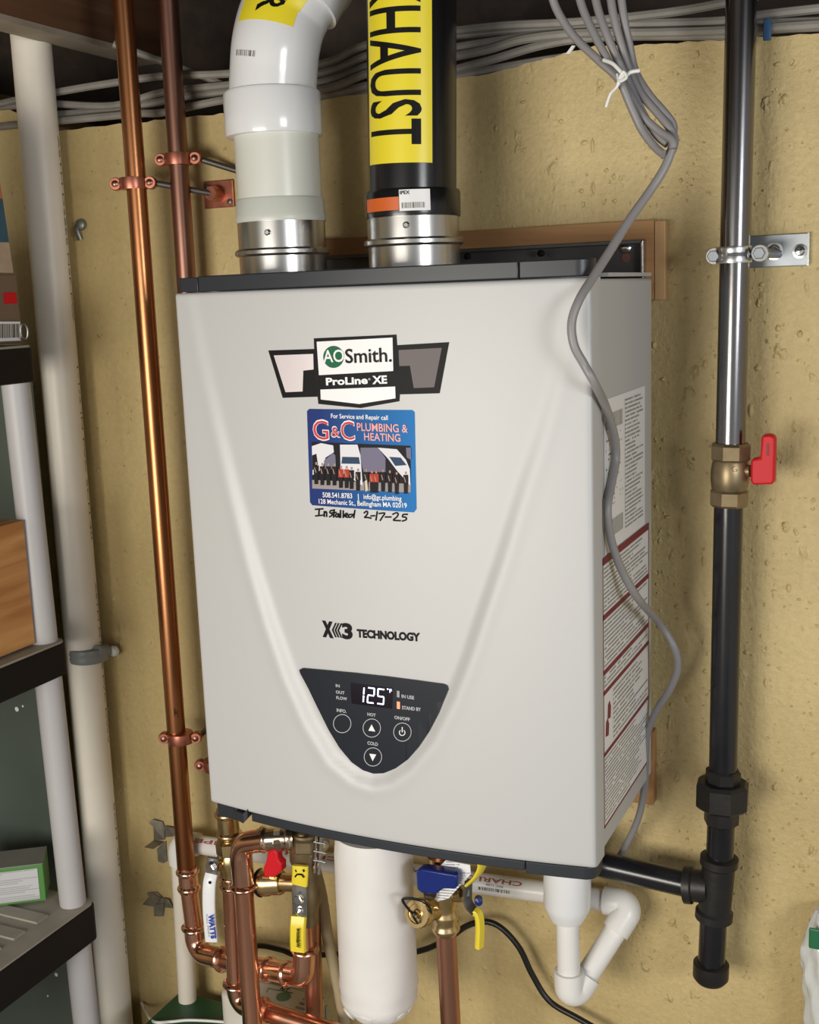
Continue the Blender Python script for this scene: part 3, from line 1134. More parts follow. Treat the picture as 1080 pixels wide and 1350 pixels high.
# ------------------------------------------------------------------ backer board and bracket
bb = thing('backer_board', 'pair of plain pine boards on the wall behind the water heater', 'board', (.2, 0, 0))
MB().box((-.02, -.0185, .579), (.4705, -.0005, .6695)).build('board', M_board, bb, smooth=0, bevel=.001)
MB().box((.4712, -.0185, .5785), (.4835, -.0005, .668)).build('edge_strip', M_board_v, bb, smooth=0, bevel=.001)
MB().box((-.02, -.0185, -.048), (.4705, -.0005, .049)).build('board', M_board, bb, smooth=0, bevel=.001)
br = thing('mounting_bracket', 'steel hanging plate on the pine board above the water heater', 'bracket', (.2, -.03, .6))
MB().box((.01, -.0215, .595), (.4615, -.019, .6465)).build('plate', M_darksteel, br, smooth=0, bevel=.0006)
MB().box((.01, -.0335, .643), (.4615, -.019, .6475)).build('plate_lip', M_darksteel, br, smooth=0, bevel=.0008)
MB().box((.459, -.0335, .600), (.4618, -.019, .6465)).build('plate_end', M_steel, br, smooth=0, bevel=.0006)
for px, py in ((847, 322),):
    p = at(826, 327, -.022)
    MB().lathe([(.006, 0), (.006, .003), (.003, .005), (0, .005)], p, (0, -1, 0), 12).build('screw', M_chrome, br)
    p = at(826, 340, -.022)
    MB().lathe([(.0055, 0), (.0055, .0006)], p, (0, -1, 0), 14).build('keyhole', M_copper_old, br)
for px in (617, 714):
    p = at(px, 338 if px < 650 else 334, -.034)
    MB().lathe([(.0042, 0), (.0042, .004), (0, .0055)], p, (0, -1, 0), 12).build('rivet', M_black, br)

# ------------------------------------------------------------------ intake vent (white)
vx = vents[0]
iv = thing('intake_vent_pipe', 'white plastic intake pipe with elbow rising from the left vent collar', 'vent pipe', (vx, VY, .66))


def zt(px, py, Y=VY):
    return at(px, py, Y).z


z1 = zt(370, 289)
z2 = zt(368, 263)
z3 = zt(362, 181)
z4 = zt(360, 122)
MB().lathe([(.049, z1 - .004), (.0525, z1 - .004), (.0535, z1 + .001), (.0525, z1 + .004), (.052, z2 - .002), (.0505, z2), (.049, z2)], (vx, VY, 0), (0, 0, 1), 56).build('gasket_ring', M_seal, iv)
MB().lathe([(.0495, z2 - .01), (.0495, z3 + .02)], (vx, VY, 0), (0, 0, 1), 56).build('pipe', M_polypro, iv)
ix = at(360, 150, VY).x
MB().lathe([(.0500, z3), (.0555, z3 + .0005), (.0565, z3 + .004), (.0565, z4 - .003), (.055, z4), (.05, z4 + .002)], (ix, VY, 0), (0, 0, 1), 56).build('elbow_hub', M_pvc_glossy, iv)
ep = smooth_path([Vector((ix, VY, z4 - .01)), at(361, 95, VY), at(364, 60, VY), at(373, 25, VY + .01), at(390, -8, VY + .02), at(415, -45, VY + .04), at(448, -95, VY + .07)], 8)
MB().tube(ep, .0505, 48).build('elbow', M_pvc_glossy, iv)
# moulding ridge where the elbow body turns
MB().tube([p + Vector((0, 0, 0)) for p in ep[31:]], .0560, 48).build('elbow_socket', M_pvc_glossy, iv)


def wrap_point(path, r, t, ang):
    """point on a tube: t in 0..1 along path points, ang from the camera side"""
    k = t * (len(path) - 1)
    i = min(int(k), len(path) - 2)
    p = path[i].lerp(path[i + 1], k - i)
    tn = (path[i + 1] - path[i]).normalized()
    fwd = (CAM - p)
    fwd = (fwd - tn * fwd.dot(tn)).normalized()
    sd = tn.cross(fwd)          # to the viewer's right when the tube points up
    return p + (fwd * math.cos(ang) - sd * -math.sin(ang)) * r


def wrap_patch(path, r, t0, t1, a0, a1, nt_=10, na=12):
    vs = [wrap_point(path, r, t0 + (t1 - t0) * i / nt_, a0 + (a1 - a0) * j / na) for i in range(nt_ + 1) for j in range(na + 1)]
    fs = [(i * (na + 1) + j, i * (na + 1) + j + 1, (i + 1) * (na + 1) + j + 1, (i + 1) * (na + 1) + j) for i in range(nt_) for j in range(na)]
    uv = [(j / na, i / nt_) for i in range(nt_ + 1) for j in range(na + 1)]
    return MB().add(vs, fs, 0, uv)


ist = wrap_patch(ep, .0509, .370, .655, -1.12, .28).build('yellow_label', M_yellow, iv, smooth=60)
text_on('label_lettering', 'AIR', lambda u, v: wrap_point(ep, .0513, .725 - u * .325, -.62 + v * .52), M_black, ist, .02, cuts=8)
wrap_patch(ep, .0510, .235, .265, -1.0, -.45).build('printed_code', barcode_material('elbow_code', 26), iv, smooth=60)

# ------------------------------------------------------------------ exhaust vent (black)
ex_ = vents[1]
ev = thing('exhaust_vent_pipe', 'black plastic exhaust pipe with tall yellow sticker above the right vent collar', 'vent pipe', (ex_, VY, .66))
e1 = zt(546, 285)
e2 = zt(545, 252)
MB().lathe([(.05, e1 - .002), (.0530, e1 - .002), (.0535, e1 + .001), (.0535, e2 - .003), (.052, e2), (.049, e2)], (ex_, VY, 0), (0, 0, 1), 56).build('coupling', M_abs, ev)
extop = at(542, -60, VY)
xp = [Vector((ex_, VY, e2 - .01)).lerp(Vector((extop.x, VY, extop.z)), k / 12) for k in range(13)]
MB().tube(xp, .0490, 56).build('pipe', M_abs, ev)
# yellow sticker
tz = lambda py: (zt(528, py) - xp[0].z) / (xp[-1].z - xp[0].z)
est = wrap_patch(xp, .0495, tz(221), 1.0, -1.22, .45, 4, 24).build('yellow_label', M_yellow, ev, smooth=60)
tb, tt = tz(198), tz(-48)
text_on('label_lettering', 'EXHAUST', lambda u, v: wrap_point(xp, .0499, tt + (tb - tt) * u, -1.08 + v * 1.25), M_black, est, .012, 1.03, cuts=14)
# coupling labels
cpth = [Vector((ex_, VY, e1)), Vector((ex_, VY, e2))]
wrap_patch(cpth, .0540, .15, .66, -1.2, -.28, 2, 12).build('orange_label', M_orange, ev, smooth=60)
wlab = wrap_patch(cpth, .0540, .10, .92, -.27, .36, 2, 12).build('white_label', M_white, ev, smooth=60)
text_on('label_lettering', 'IPEX', lambda u, v: wrap_point(cpth, .0543, .74 + .13 * v, -.25 + u * .2), M_black, wlab, .03)
wrap_patch(cpth, .0543, .2, .42, -.22, .24, 2, 8).build('barcode', barcode_material('ipex_bars', 40), wlab, smooth=60)

# ------------------------------------------------------------------ copper risers
def pipe_run(name, label, pts, r, m, bend=0.03, n=20):
    pts = [Vector(p) for p in pts]
    t = thing(name, label, 'pipe', pts[0])
    MB().tube(fillet(pts, bend) if len(pts) > 2 else pts, r, n).build('pipe', m, t)
    return t


def clamp(name, label, c, r, rod_to, parent=None, flip=1):
    """split-ring pipe clamp with two ears, screws and a standoff rod"""
    t = thing(name, label, 'pipe clamp', c)
    c = Vector(c)
    MB().lathe([(r + .0004, -.008), (r + .0048, -.0075), (r + .0058, 0), (r + .0048, .0075), (r + .0004, .008)], c, (0, 0, 1), 28).build('ring', M_clamp, t)
    d = Vector((.93, .36, 0)).normalized()
    for s_ in (-1, 1):
        e = c + d * (r + .010) * s_
        MB().lathe([(.0075, -.006), (.0085, -.004), (.0085, .004), (.0075, .006)], e, (.36, -.93, 0), 16).build('ear', M_clamp, t)
        MB().lathe([(.0045, .004), (.0045, .0075), (.002, .009), (0, .009)], e, (.36, -.93, 0), 10).build('screw', M_copper_old, t)
    if rod_to is not None:
        MB().tube([c + d * (r + .012) + Vector((0, .004, 0)), Vector(rod_to)], .0042, 10).build('rod', M_rod, t)
    return t


RA = .0133
YA, YB = -.075, -.045
a_top, a_bot = at(159, -40, YA), at(246, 1150, YA)
ra = pipe_run('copper_riser_pipe', 'long orange-brown copper pipe running down the wall left of the water heater', [a_top, a_bot], RA, M_copper_riser)
b_top, b_bot = at(219, -40, YB), at(288, 1025, YB)
rb = pipe_run('copper_riser_pipe', 'tarnished brown copper pipe vanishing behind the heater\'s top left corner', [b_top, b_bot], RA, M_copper_old)
wf = at(288, 256, -.004)
fl = thing('wall_flange', 'square copper-plated flange on the wall beside the intake pipe', 'flange', wf)
MB().box((wf.x - .024, -.0045, wf.z - .018), (wf.x + .024, -.0005, wf.z + .018)).build('plate', M_clamp, fl, smooth=0, bevel=.001)
MB().lathe([(.0105, 0), (.0105, .012), (.009, .02)], (wf.x, -.004, wf.z), (0, -1, 0), 18).build('boss', M_clamp, fl)
for sx in (-1, 1):
    MB().lathe([(.0038, 0), (.0038, .002), (0, .003)], (wf.x + sx * .018, -.0045, wf.z - .011 * sx), (0, -1, 0), 12).build('screw', M_rod, fl)
clamp('pipe_clamp', 'copper clamp on the bright copper riser, upper left, with rod to the flange', at(176, 242, YA), RA, (wf.x, -.020, wf.z))
wb2 = at(322, 228, -.002)
clamp('pipe_clamp', 'copper clamp on the tarnished copper riser just above the other one', at(235, 210, YB), RA, wb2)
lc = at(238, 972, YA)
clamp('pipe_clamp', 'copper clamp low on the bright copper riser beside the heater\'s lower left edge', lc, RA, at(282, 953, -.002))
clamp('pipe_clamp', 'copper clamp end barely peeking out behind the heater\'s lower left edge', at(285, 1008, YB), RA, at(318, 1000, -.002))
p = at(234, 940, YA - RA - .0003)
text_on('pencil_mark', 'H', affine(at(230, 944, YA - RA * .97), at(235, 946, YA - RA * 1.01) - at(230, 944, YA - RA * .97), Vector((0, 0, .011))), M_black, ra)

# lower end of riser A: couplings, elbow, run to the valve
r = .0133
mb = MB()
press(mb, at(247, 1143, YA), at(250, 1176, YA), RA)
mb.build('coupling', M_copper_fit, ra)
e0 = at(250, 1176, YA)
e1_ = at(256, 1222, YA)
ec = at(258, 1256, YA)
yv = -.185
eh = at(400, 1288, -.155)
MB().tube([e0, e1_], RA, 20).build('pipe', M_copper, ra)
mb = MB()
el = fillet([e1_, ec, ec.lerp(eh, .30)], .022)
mb.tube(el, RA * 1.12, 22)
bead(mb, e1_, e1_ - ec, RA * 1.1)
q = ec.lerp(eh, .28)
bead(mb, q, eh - ec, RA * 1.1)
mb.build('elbow', M_copper_fit, ra)
MB().tube([ec.lerp(eh, .25), ec.lerp(eh, .95)], RA, 20).build('pipe', M_copper, ra)
mb = MB()
q0, q1 = ec.lerp(eh, .68), ec.lerp(eh, .90)
press(mb, q0, q1, RA)
up = at(403, 1225, -.155)
mb.tube(fillet([ec.lerp(eh, .86), eh, eh.lerp(up, .62)], .019), RA * 1.14, 22)
bead(mb, eh.lerp(up, .6), up - eh, RA * 1.12)
mb.build('elbow', M_copper_fit, ra)
MB().tube([eh.lerp(up, .5), at(398, 1190, -.155)], RA, 20).build('pipe', M_copper, ra)

YB = -.148
# lower half of riser B: brass union + white lever valve, down to a press elbow and out to the right
bv = thing('ball_valve', 'brass ball valve with white lever handle under the heater\'s left corner', 'valve', at(303, 1120, YB))
mb = MB()
c0, c1 = at(299, 1066, YB), at(303, 1106, YB)
press(mb, c0, c1, RA)
mb.build('union', M_brass, bv)
mb = MB()
hexnut(mb, c1, at(306, 1130, YB) - c1, .0205, .02, n=8)
mb.lathe([(.0165, .018), (.0195, .026), (.0195, .038), (.0165, .046), (.0155, .066)], c1, at(306, 1150, YB) - c1, 24)
mb.build('body', M_brass, bv)
hub = at(284, 1142, YB - .024)
MB().tube([at(303, 1135, YB), hub], .0075, 14).build('stem', M_brass, bv)

def lever(name, pts, w, th, m, parent, side=None):
    """flat strap following pts; width w along side, thickness th"""
    pts = smooth_path(pts, 4)
    vs = []
    for i, p in enumerate(pts):
        T = (pts[min(i + 1, len(pts) - 1)] - pts[max(i - 1, 0)]).normalized()
        s_ = Vector(side)
        s_ = (s_ - T * s_.dot(T)).normalized()
        nn = T.cross(s_)
        for a, b in ((-1, -.35), (-.8, -1), (.8, -1), (1, -.35), (1, .35), (.8, 1), (-.8, 1), (-1, .35)):
            vs.append(p + s_ * a * w / 2 + nn * b * th / 2)
    n_ = len(pts)
    fs = [(i * 8 + k, i * 8 + (k + 1) % 8, (i + 1) * 8 + (k + 1) % 8, (i + 1) * 8 + k) for i in range(n_ - 1) for k in range(8)]
    fs += [list(range(8))[::-1], [(n_ - 1) * 8 + k for k in range(8)]]
    return MB().add(vs, fs).build(name, m, parent, smooth=50)


lever('handle_plate', [at(281, 1131, YB - .028), at(280, 1142, YB - .029), at(278.5, 1155, YB - .032)], .0155, .0035, M_plate, bv, (1, .3, 0))
lever('handle', [at(279, 1152, YB - .033), at(276.5, 1163, YB - .038), at(275.5, 1180, YB - .041), at(276, 1205, YB - .041), at(279, 1241, YB - .041)], .0178, .0050, M_white_grip, bv, (1, .3, 0))
hexnut(mb := MB(), at(279.5, 1143, YB - .031), (0, -1, 0), .0066, .006)
mb.lathe([(.0095, 0), (.0095, .0015)], at(279.5, 1143, YB - .0305), (0, -1, 0), 20)
mb.build('pivot_nut', M_chrome, bv)
wo = at(274.6, 1206, YB - .0452)
text_on('handle_lettering', 'WATTS', affine(wo, at(278.5, 1238, YB - .0452) - wo, at(281.3, 1205.5, YB - .0452) - wo), M_blue_ink, bv, .05)
wo = at(271.5, 1206, YB - .0450)
text_on('handle_lettering', 'FULL PORT', affine(wo, at(274.8, 1236, YB - .0450) - wo, at(273.1, 1205.5, YB - .0450) - wo), M_blue_ink, bv)
MB().lathe([(.0022, 0), (.0022, .0006)], at(276.8, 1163.5, YB - .0408), (0, -1, 0), 10).build('pin_hole', M_black, bv)
d0, d1 = at(305, 1150, YB), at(312, 1296, YB)
rl_ = thing('copper_return_pipe', 'copper pipe below the white-handled valve, turning right near the bottom edge', 'pipe', d1)
MB().tube([d0, d1], RA, 20).build('pipe', M_copper, rl_)
mb = MB()
press(mb, d0, at(306, 1172, YB), RA)
mb.build('coupling', M_copper_fit, rl_)
mb = MB()
el_c = at(316, 1322, YB)
el_r = at(352, 1336, -.165)
mb.tube(fillet([d1, el_c, el_r], .016), RA * 1.13, 22)
mb.build('elbow', M_copper_fit, rl_)
bead(MB(), d1, (0, 0, 1), RA * 1.12).build('press_ring', M_copper_fit, rl_)
bead(MB(), el_c.lerp(el_r, .80), el_r - el_c, RA * 1.12).build('press_ring', M_copper_fit, rl_)
MB().tube([el_c.lerp(el_r, .6), at(460, 1367, -.160)], RA, 20).build('pipe', M_copper, rl_)

# front pipe C: curves over at the top into the hot isolation valve
YC = -.192
hc = thing('copper_hot_pipe', 'copper pipe that bends over to the right under the heater, in front of the others', 'pipe', at(330, 1340, YC))
c_b, c_t = at(338, 1430, YC), at(321, 1168, YC)
MB().tube([to_floor(c_t, c_b), c_t], RA * .98, 20).build('pipe', M_copper, hc)
mb = MB()
bead(mb, c_t, (0, 0, 1), RA * 1.1)
mb.build('press_ring', M_copper_fit, hc)
mb = MB()
ctop = at(314, 1103, YC)
ce = at(352, 1106, YC - .006)
arc = fillet([c_t, at(317, 1112, YC), at(352, 1107, YC - .004)], .026, 10)
mb.tube(arc, RA * 1.12, 22)
mb.build('elbow', M_copper_fit, hc)
hv0, hv1 = at(340, 1107, YC - .003), at(388, 1104, -.178)
mb = MB()
press(mb, hv0, hv1, RA)
hexnut(mb, hv0.lerp(hv1, .45), hv1 - hv0, .0165, .012)
mb.build('union', mat('tinned_brass', (.55, .46, .36), .2, 1.0), hc)

# hot / cold isolation valve with the yellow lever
YV = -.165
yvv = thing('isolation_valve', 'brass isolation valve with yellow lever and red tee handle under the heater', 'valve', at(403, 1150, YV))
mb = MB()
v_top, v_bot = at(402, 1096, YV), at(406, 1240, YV)
vd = v_bot - v_top
mb.lathe([(.020, 0), (.021, .012), (.021, .040), (.0175, .048), (.0175, .075), (.0195, .082), (.0195, .100), (.016, .108), (.0150, .130)], v_top, vd, 26)
hexnut(mb, v_top + vd * .02, vd, .0245, .020, n=8)
mb.build('body', M_brass_old, yvv)
MB().lathe([(.0155, .0), (.0170, .004), (.0170, .016), (.0145, .020)], at(392, 1104, YV), at(412, 1103, YV) - at(392, 1104, YV), 22).build('side_port', M_brass, yvv)
# flange disc and wire clip at the heater connection
MB().lathe([(.016, 0), (.0225, .002), (.0225, .008), (.017, .011)], at(413, 1106, -.15), at(430, 1110, -.16) - at(413, 1106, -.15), 28).build('union_disc', M_chrome, yvv)
mb = MB()
mb.tube([at(418, 1098, YV - .012), at(415, 1150, YV - .012)], .0022, 8)
mb.tube([at(424, 1099, YV - .012), at(420, 1152, YV - .012)], .0022, 8)
for y in (1110, 1122, 1134):
    mb.tube([at(414, y, YV - .013), at(430, y + 3, YV - .013)], .0016, 8)
mb.build('retaining_clip', M_chrome, yvv)
# red T handle on the drain port
rh = at(358, 1150, YV - .008)
mb = MB()
a, b = at(372, 1163, YV - .002), at(334, 1164, YV - .006)
mb.lathe([(.0155, 0), (.0165, .004), (.0165, .018), (.0178, .020), (.0178, .034), (.016, .037), (.012, .037)], a, b - a, 26)
mb.tube([at(396, 1164, YV), a], .012, 16)
mb.build('drain_port', M_brass, yvv)
MB().lathe([(.0183, .030), (.0190, .032), (.0183, .034)], a, b - a, 26).build('port_seal', M_black, yvv)
qq = [at(px, py, YV - .030) for px, py in ((347, 1144), (350, 1138), (352, 1126), (355, 1121.5), (363, 1121), (365.5, 1126), (366, 1134), (371, 1139), (371, 1149), (361, 1157), (348, 1157))]
MB().prism(qq, (0, .014, 0)).build('tee_handle', M_red, yvv, bevel=.002)
MB().tube([at(358, 1148, YV - .02), at(360, 1160, YV)], .006, 12).build('tee_stem', M_brass, yvv)
# yellow lever hanging down
FY = YV - .028
lever('lever_tip', [at(396, 1141, FY), at(396, 1152, FY - .001), at(395, 1166, FY)], .0215, .006, M_yellow_grip, yvv, (1, .2, 0))
lever('lever_plate', [at(395, 1164, FY), at(395, 1180, FY + .001), at(395, 1212, FY - .002)], .0195, .003, M_chrome, yvv, (1, .2, 0))
lever('lever_grip', [at(394, 1208, FY - .002), at(393, 1222, FY - .006), at(393, 1238, FY - .006), at(393.5, 1253, FY - .005)], .0215, .008, M_yellow_grip, yvv, (1, .2, 0))
mb = MB()
hexnut(mb, at(395, 1184, FY - .0005), (0, -1, 0), .0062, .006)
mb.lathe([(.0052, 0), (.0052, .004), (0, .006)], at(395.5, 1201, FY - .0015), (0, -1, 0), 14)
mb.build('lever_nut', M_chrome, yvv)
text_on('lever_lettering', 'Webstone', affine(at(390.5, 1249, FY - .0115), at(391.5, 1224, FY - .0125) - at(390.5, 1249, FY - .0115), Vector((.0058, 0, 0))), M_black, yvv, .03)
mb = MB()
for px in (389.5, 399.5):
    mb.tube([at(px, 1146.5, FY - .0045), at(px + 1.5, 1149.5, FY - .0045)], .0011, 6)
for p0, p1 in (((389, 1156), (392, 1152.5)), ((392, 1152.5), (398, 1153)), ((398, 1153), (401, 1157))):
    mb.tube([at(*p0, FY - .0045), at(*p1, FY - .0045)], .0012, 6)
mb.build('lever_mark', M_black, yvv)
MB().tube([at(395, 1184, FY), at(402, 1184, YV)], .007, 12).build('lever_stem', M_brass, yvv)
cp = thing('copper_supply_pipe', 'dull copper pipe dropping straight down behind the yellow lever valve', 'pipe', at(418, 1340, -.14))
MB().tube([at(410, 1190, -.122), to_floor(at(410, 1190, -.122), at(417, 1430, -.122))], .0128, 20).build('pipe', M_copper_aged, cp)

# right-hand valve: blue tee handle, tag, hose cap, yellow lever seen edge-on
YR = -.165
cv = thing('isolation_valve', 'brass isolation valve with blue tee handle, paper tag and tethered cap', 'valve', at(587, 1200, YR))
t0, t1 = at(583, 1128, YR), at(588, 1230, YR)
mb = MB()
L = (t1 - t0).length
mb.lathe([(.018, 0), (.018, .03), (.0205, .034), (.0205, .055), (.0165, .064), (.0160, L - .030), (.0175, L - .027), (.0175, L - .022), (.0160, L - .019), (.0160, L - .012), (.0180, L - .009), (.0180, L - .005), (.0140, L)], t0, t1 - t0, 26)
mb.tube([at(586, 1178, YR), at(612, 1178, YR - .006)], .0105, 16)
mb.build('body', M_brass, cv)
MB().prism([at(px, py, YR - .045) for px, py in ((548, 1150), (551, 1146), (558, 1145.5), (601, 1153), (603, 1159), (603, 1168), (600, 1173), (584, 1172), (574, 1180), (556, 1178), (549, 1173))], (0, .016, 0)).build('tee_handle', M_blue, cv, bevel=.0025)
MB().lathe([(.008, 0), (.008, .028)], at(567, 1179, YR - .036), at(572, 1196, YR) - at(567, 1179, YR - .036), 14).build('tee_stem', M_brass, cv)
tg = thing('valve_tag', 'white printed paper tag hanging behind the blue valve handle', 'tag', at(600, 1150, YR - .026))
tq = [at(px, py, YR - .026) for px, py in ((577, 1145), (588, 1134), (620, 1140), (621, 1152), (603, 1172), (592, 1184), (578, 1188), (566, 1182))]
mb = MB()
mb.add([tuple(q + Vector((0, -.0009, 0))) for q in tq], [list(range(8))], 0, [(.1, .62), (.25, 1), (.98, .9), (1, .7), (.62, .3), (.4, .1), (.15, 0), (0, .1)])
mb.build('printed_face', print_material('tag_print', 16, 18, ink=(.2, .2, .25), cov=.6), tg, smooth=0)
MB().prism(tq, (0, .0006, 0)).build('paper', M_white, tg, smooth=0)
cq = at(549, 1205, YR - .040)
ca = (at(549, 1205, YR - .040) - at(572, 1198, YR)).normalized()
MB().tube([at(584, 1197, YR), at(558, 1203, YR - .026)], .0125, 18).build('hose_port', M_brass, cv)
cap_ = MB()
cap_.lathe([(.0150, -.016), (.0178, -.014), (.0178, -.002), (.0165, 0), (.012, .0), (.0115, -.002), (.006, -.002), (.005, .003), (0, .003)], cq, ca, 28)
cap_.build('hose_cap', M_brass, cv)
for k in range(24):
    pass
mb = MB()
mb.tube(smooth_path([cq + ca * .003, at(540, 1200, YR - .048), at(531, 1186, YR - .052), at(545, 1185, YR - .05), at(561, 1190, YR - .045), at(568, 1202, YR - .036), at(566, 1214, YR - .028)], 6), .0018, 8)
mb.tube(smooth_path([cq + ca * .004, at(544, 1206, YR - .05), at(548, 1213, YR - .048), at(551, 1217, YR - .045)], 6), .0016, 8)
mb.build('cap_tether', M_black_cable, cv)
cvl = YR - .012
lever('lever_plate', [at(618, 1160, cvl), at(617, 1180, cvl - .002), at(618, 1192, cvl - .004), at(627, 1203, cvl - .006)], .016, .003, M_darksteel, cv, (.25, 1, 0))
lever('lever_grip', [at(625, 1201, cvl - .006), at(631, 1206, cvl - .006), at(633, 1222, cvl - .006), at(632, 1249, cvl - .006)], .011, .007, M_yellow_grip, cv, (.35, 1, 0))
lever('lever_tip', [at(617, 1166, cvl), at(630, 1153, cvl + .002), at(636, 1140, cvl + .003), at(634, 1132, cvl + .003)], .018, .004, M_yellow_grip, cv, (.25, 1, 0))
hexnut(mb := MB(), at(612, 1177, cvl), (1, .25, 0), .008, .008)
mb.build('lever_nut', M_darksteel, cv)
MB().lathe([(.0052, 0), (.0052, .010), (0, .0115)], at(631, 1185, YR + .03), (.4, -1, .1), 14).build('test_plug', M_blue, cv)
cw = thing('copper_cold_pipe', 'copper pipe falling straight down from the blue-handled valve', 'pipe', at(592, 1340, YR))
MB().tube([at(588, 1228, YR), to_floor(at(588, 1228, YR), at(599, 1440, YR))], .0128, 20).build('pipe', M_copper_aged, cw)
MB().tube([at(578, 1112, YR), at(583, 1135, YR)], .0128, 20).build('pipe', M_copper_aged, cw)

# ------------------------------------------------------------------ big milky sleeve under the heater
BY = -.165
bz = lambda py: at(496, py, BY)
bt_, bb_ = at(492, 1096, BY), at(500, 1330, BY)
so = thing('relief_canister', 'large milky white plastic canister hanging under the middle of the heater', 'canister', bb_)
ax = bb_ - bt_
L = ax.length
prof = [(.048, 0), (.0495, L * .10), (.0500, L * .30), (.0505, L * .55), (.0500, L * .80), (.0512, L * .835), (.0495, L * .855), (.0500, L * .90), (.0485, L * .93), (.0440, L * .965), (.038, L * .985), (.030, L), (.0, L * .995)]
mb = MB().lathe(prof, bt_, ax, 48)
for v in mb.v:
    h = (v - bt_).dot(ax.normalized()) / L
    a = math.atan2(v.y - BY, v.x - bt_.x)
    c = bt_ + ax * h
    d = v - c
    v += d * (.018 * math.sin(5 * a + 7 * h) + .014 * math.sin(9 * h + 2 * a)) * (1 if h > .1 else 0)
mb.build('sleeve', M_bottle, so)
mb = MB()
rj = random.Random(5)
for k in range(16):
    a = 2 * math.pi * k / 16
    q = bt_ + ax * (.965 + rj.uniform(-.01, .02)) + Vector((math.cos(a), math.sin(a), 0)) * .041
    mb.lathe([(.002, -.002), (.010, -.001), (.011, .001), (.003, .003)], q, (math.cos(a), math.sin(a), -.8), 10)
mb.build('melted_rim', M_bottle, so)

# ------------------------------------------------------------------ vinyl hose
hs = thing('vinyl_hose', 'yellowed clear vinyl hose slanting down left of the white canister', 'hose', at(450, 1345, -.12))
MB().tube(smooth_path([at(414, 1140, -.11), at(424, 1180, -.11), at(433, 1240, -.112), at(446, 1300, -.115), at(456, 1360, -.12), at(466, 1420, -.12)], 8), .0078, 14).build('hose', M_hose, hs)

# ------------------------------------------------------------------ white condensate drain
YD = -.040
RP = .0140
dr = thing('condensate_drain_pipe', 'white plastic drain pipe looping from the heater along the wall into the green box', 'drain pipe', at(240, 1318, -.05))
l_el = at(236, 1110, YD)
r_el = at(834, 1192, YD)
botl = at(247, 1318, -.05)
MB().tube([l_el + Vector((0, 0, -.02)), botl + Vector((0, 0, -.02))], RP, 22).build('pipe', M_pvc_old, dr)
mb = MB()
dh = (r_el - l_el).normalized()
mb.tube(fillet([l_el + Vector((0, 0, -.034)), l_el, l_el + dh * .034], .017), RP * 1.24, 24)
mb.build('elbow', M_pvc, dr)
MB().tube([l_el + dh * .02, r_el - dh * .02], RP, 22).build('pipe', M_pvc, dr)
mb = MB()
c_el = at(751, 1322, -.115)
back = (c_el - r_el).normalized()
mb.tube(fillet([r_el - dh * .036, r_el, r_el + back * .040], .010), RP * 1.28, 24)
mb.build('elbow', M_pvc, dr)
MB().tube([r_el + back * .02, c_el - back * .02], RP * 1.02, 22).build('pipe', M_pvc, dr)
up_ = at(749, 1205, -.115) - c_el
up_.normalize()
mb = MB()
mb.tube(fillet([c_el - back * .040, c_el, c_el + up_ * .044], .009), RP * 1.32, 24)
mb.build('elbow', M_pvc, dr)
du0 = at(748, 1205, -.115)
MB().tube([c_el + up_ * .02, du0 + Vector((0, 0, .01))], RP * 1.02, 22).build('pipe', M_pvc, dr)
dt_ = at(748, 1120, -.115)
Ld = (dt_ - du0).length
MB().lathe([(RP * 1.0, -.008), (.021, -.006), (.0265, .006), (.0292, .014), (.0292, Ld)], du0, dt_ - du0, 34).build('reducer', M_pvc_glossy, dr)
# printing on the horizontal pipe, upside down as installed
pth = [l_el, r_el]


def pipe_t(px):
    return min(max((at(px, 1160 + (px - 600) * .14, YD).x - l_el.x) / (r_el.x - l_el.x), 0), 1)


def hp(px, ang, r=RP + .0004):
    t = pipe_t(px)
    p = l_el.lerp(r_el, t)
    tn = (r_el - l_el).normalized()
    fw = CAM - p
    fw = (fw - tn * fw.dot(tn)).normalized()
    upv = fw.cross(tn)
    if upv.z < 0:
        upv = -upv
    return p + (fw * math.cos(ang) + upv * math.sin(ang)) * r


text_on('pipe_lettering', 'CHARLOTTE PIPE', lambda u, v: hp(692 - u * 150, .62 - v * .42), M_pipe_ink, dr, .02, cuts=6)
text_on('pipe_lettering', 'CHARLOTTE PIPE', lambda u, v: hp(452 - u * 190, .62 - v * .42), M_pipe_ink, dr, .02, cuts=6)
mb = MB()
N_ = 12
vs = [hp(636 + 42 * i / N_, a) for a in (-.62, -.32) for i in range(N_ + 1)]
mb.add(vs, [(i, i + 1, N_ + 2 + i, N_ + 1 + i) for i in range(N_)], 0, [(i / N_, j) for j in (0, 1) for i in range(N_ + 1)])
mb.build('pipe_barcode', barcode_material('pipe_bars', 34, (.7, .68, .64)), dr, smooth=60)
text_on('pipe_lettering', 'PVC 1120', lambda u, v: hp(668 - u * 22, .06 - v * .2), M_black, dr)

# ------------------------------------------------------------------ black power cable low on the wall
bc = thing('black_cable', 'thin black cable drooping along the wall behind the copper pipes', 'cable', at(500, 1252, -.02))
MB().tube(smooth_path([at(318, 1262, -.03), at(338, 1247, -.03), at(370, 1252, -.03), at(395, 1260, -.03), at(440, 1258, -.03), at(500, 1258, -.03), at(552, 1254, -.03), at(590, 1238, -.03), at(615, 1221, -.03), at(640, 1215, -.03), at(662, 1224, -.03), at(685, 1250, -.03), at(702, 1285, -.03), at(725, 1320, -.03), at(765, 1344, -.03), at(830, 1380, -.03)], 8), .0042, 10).build('cable', M_black_cable, bc)

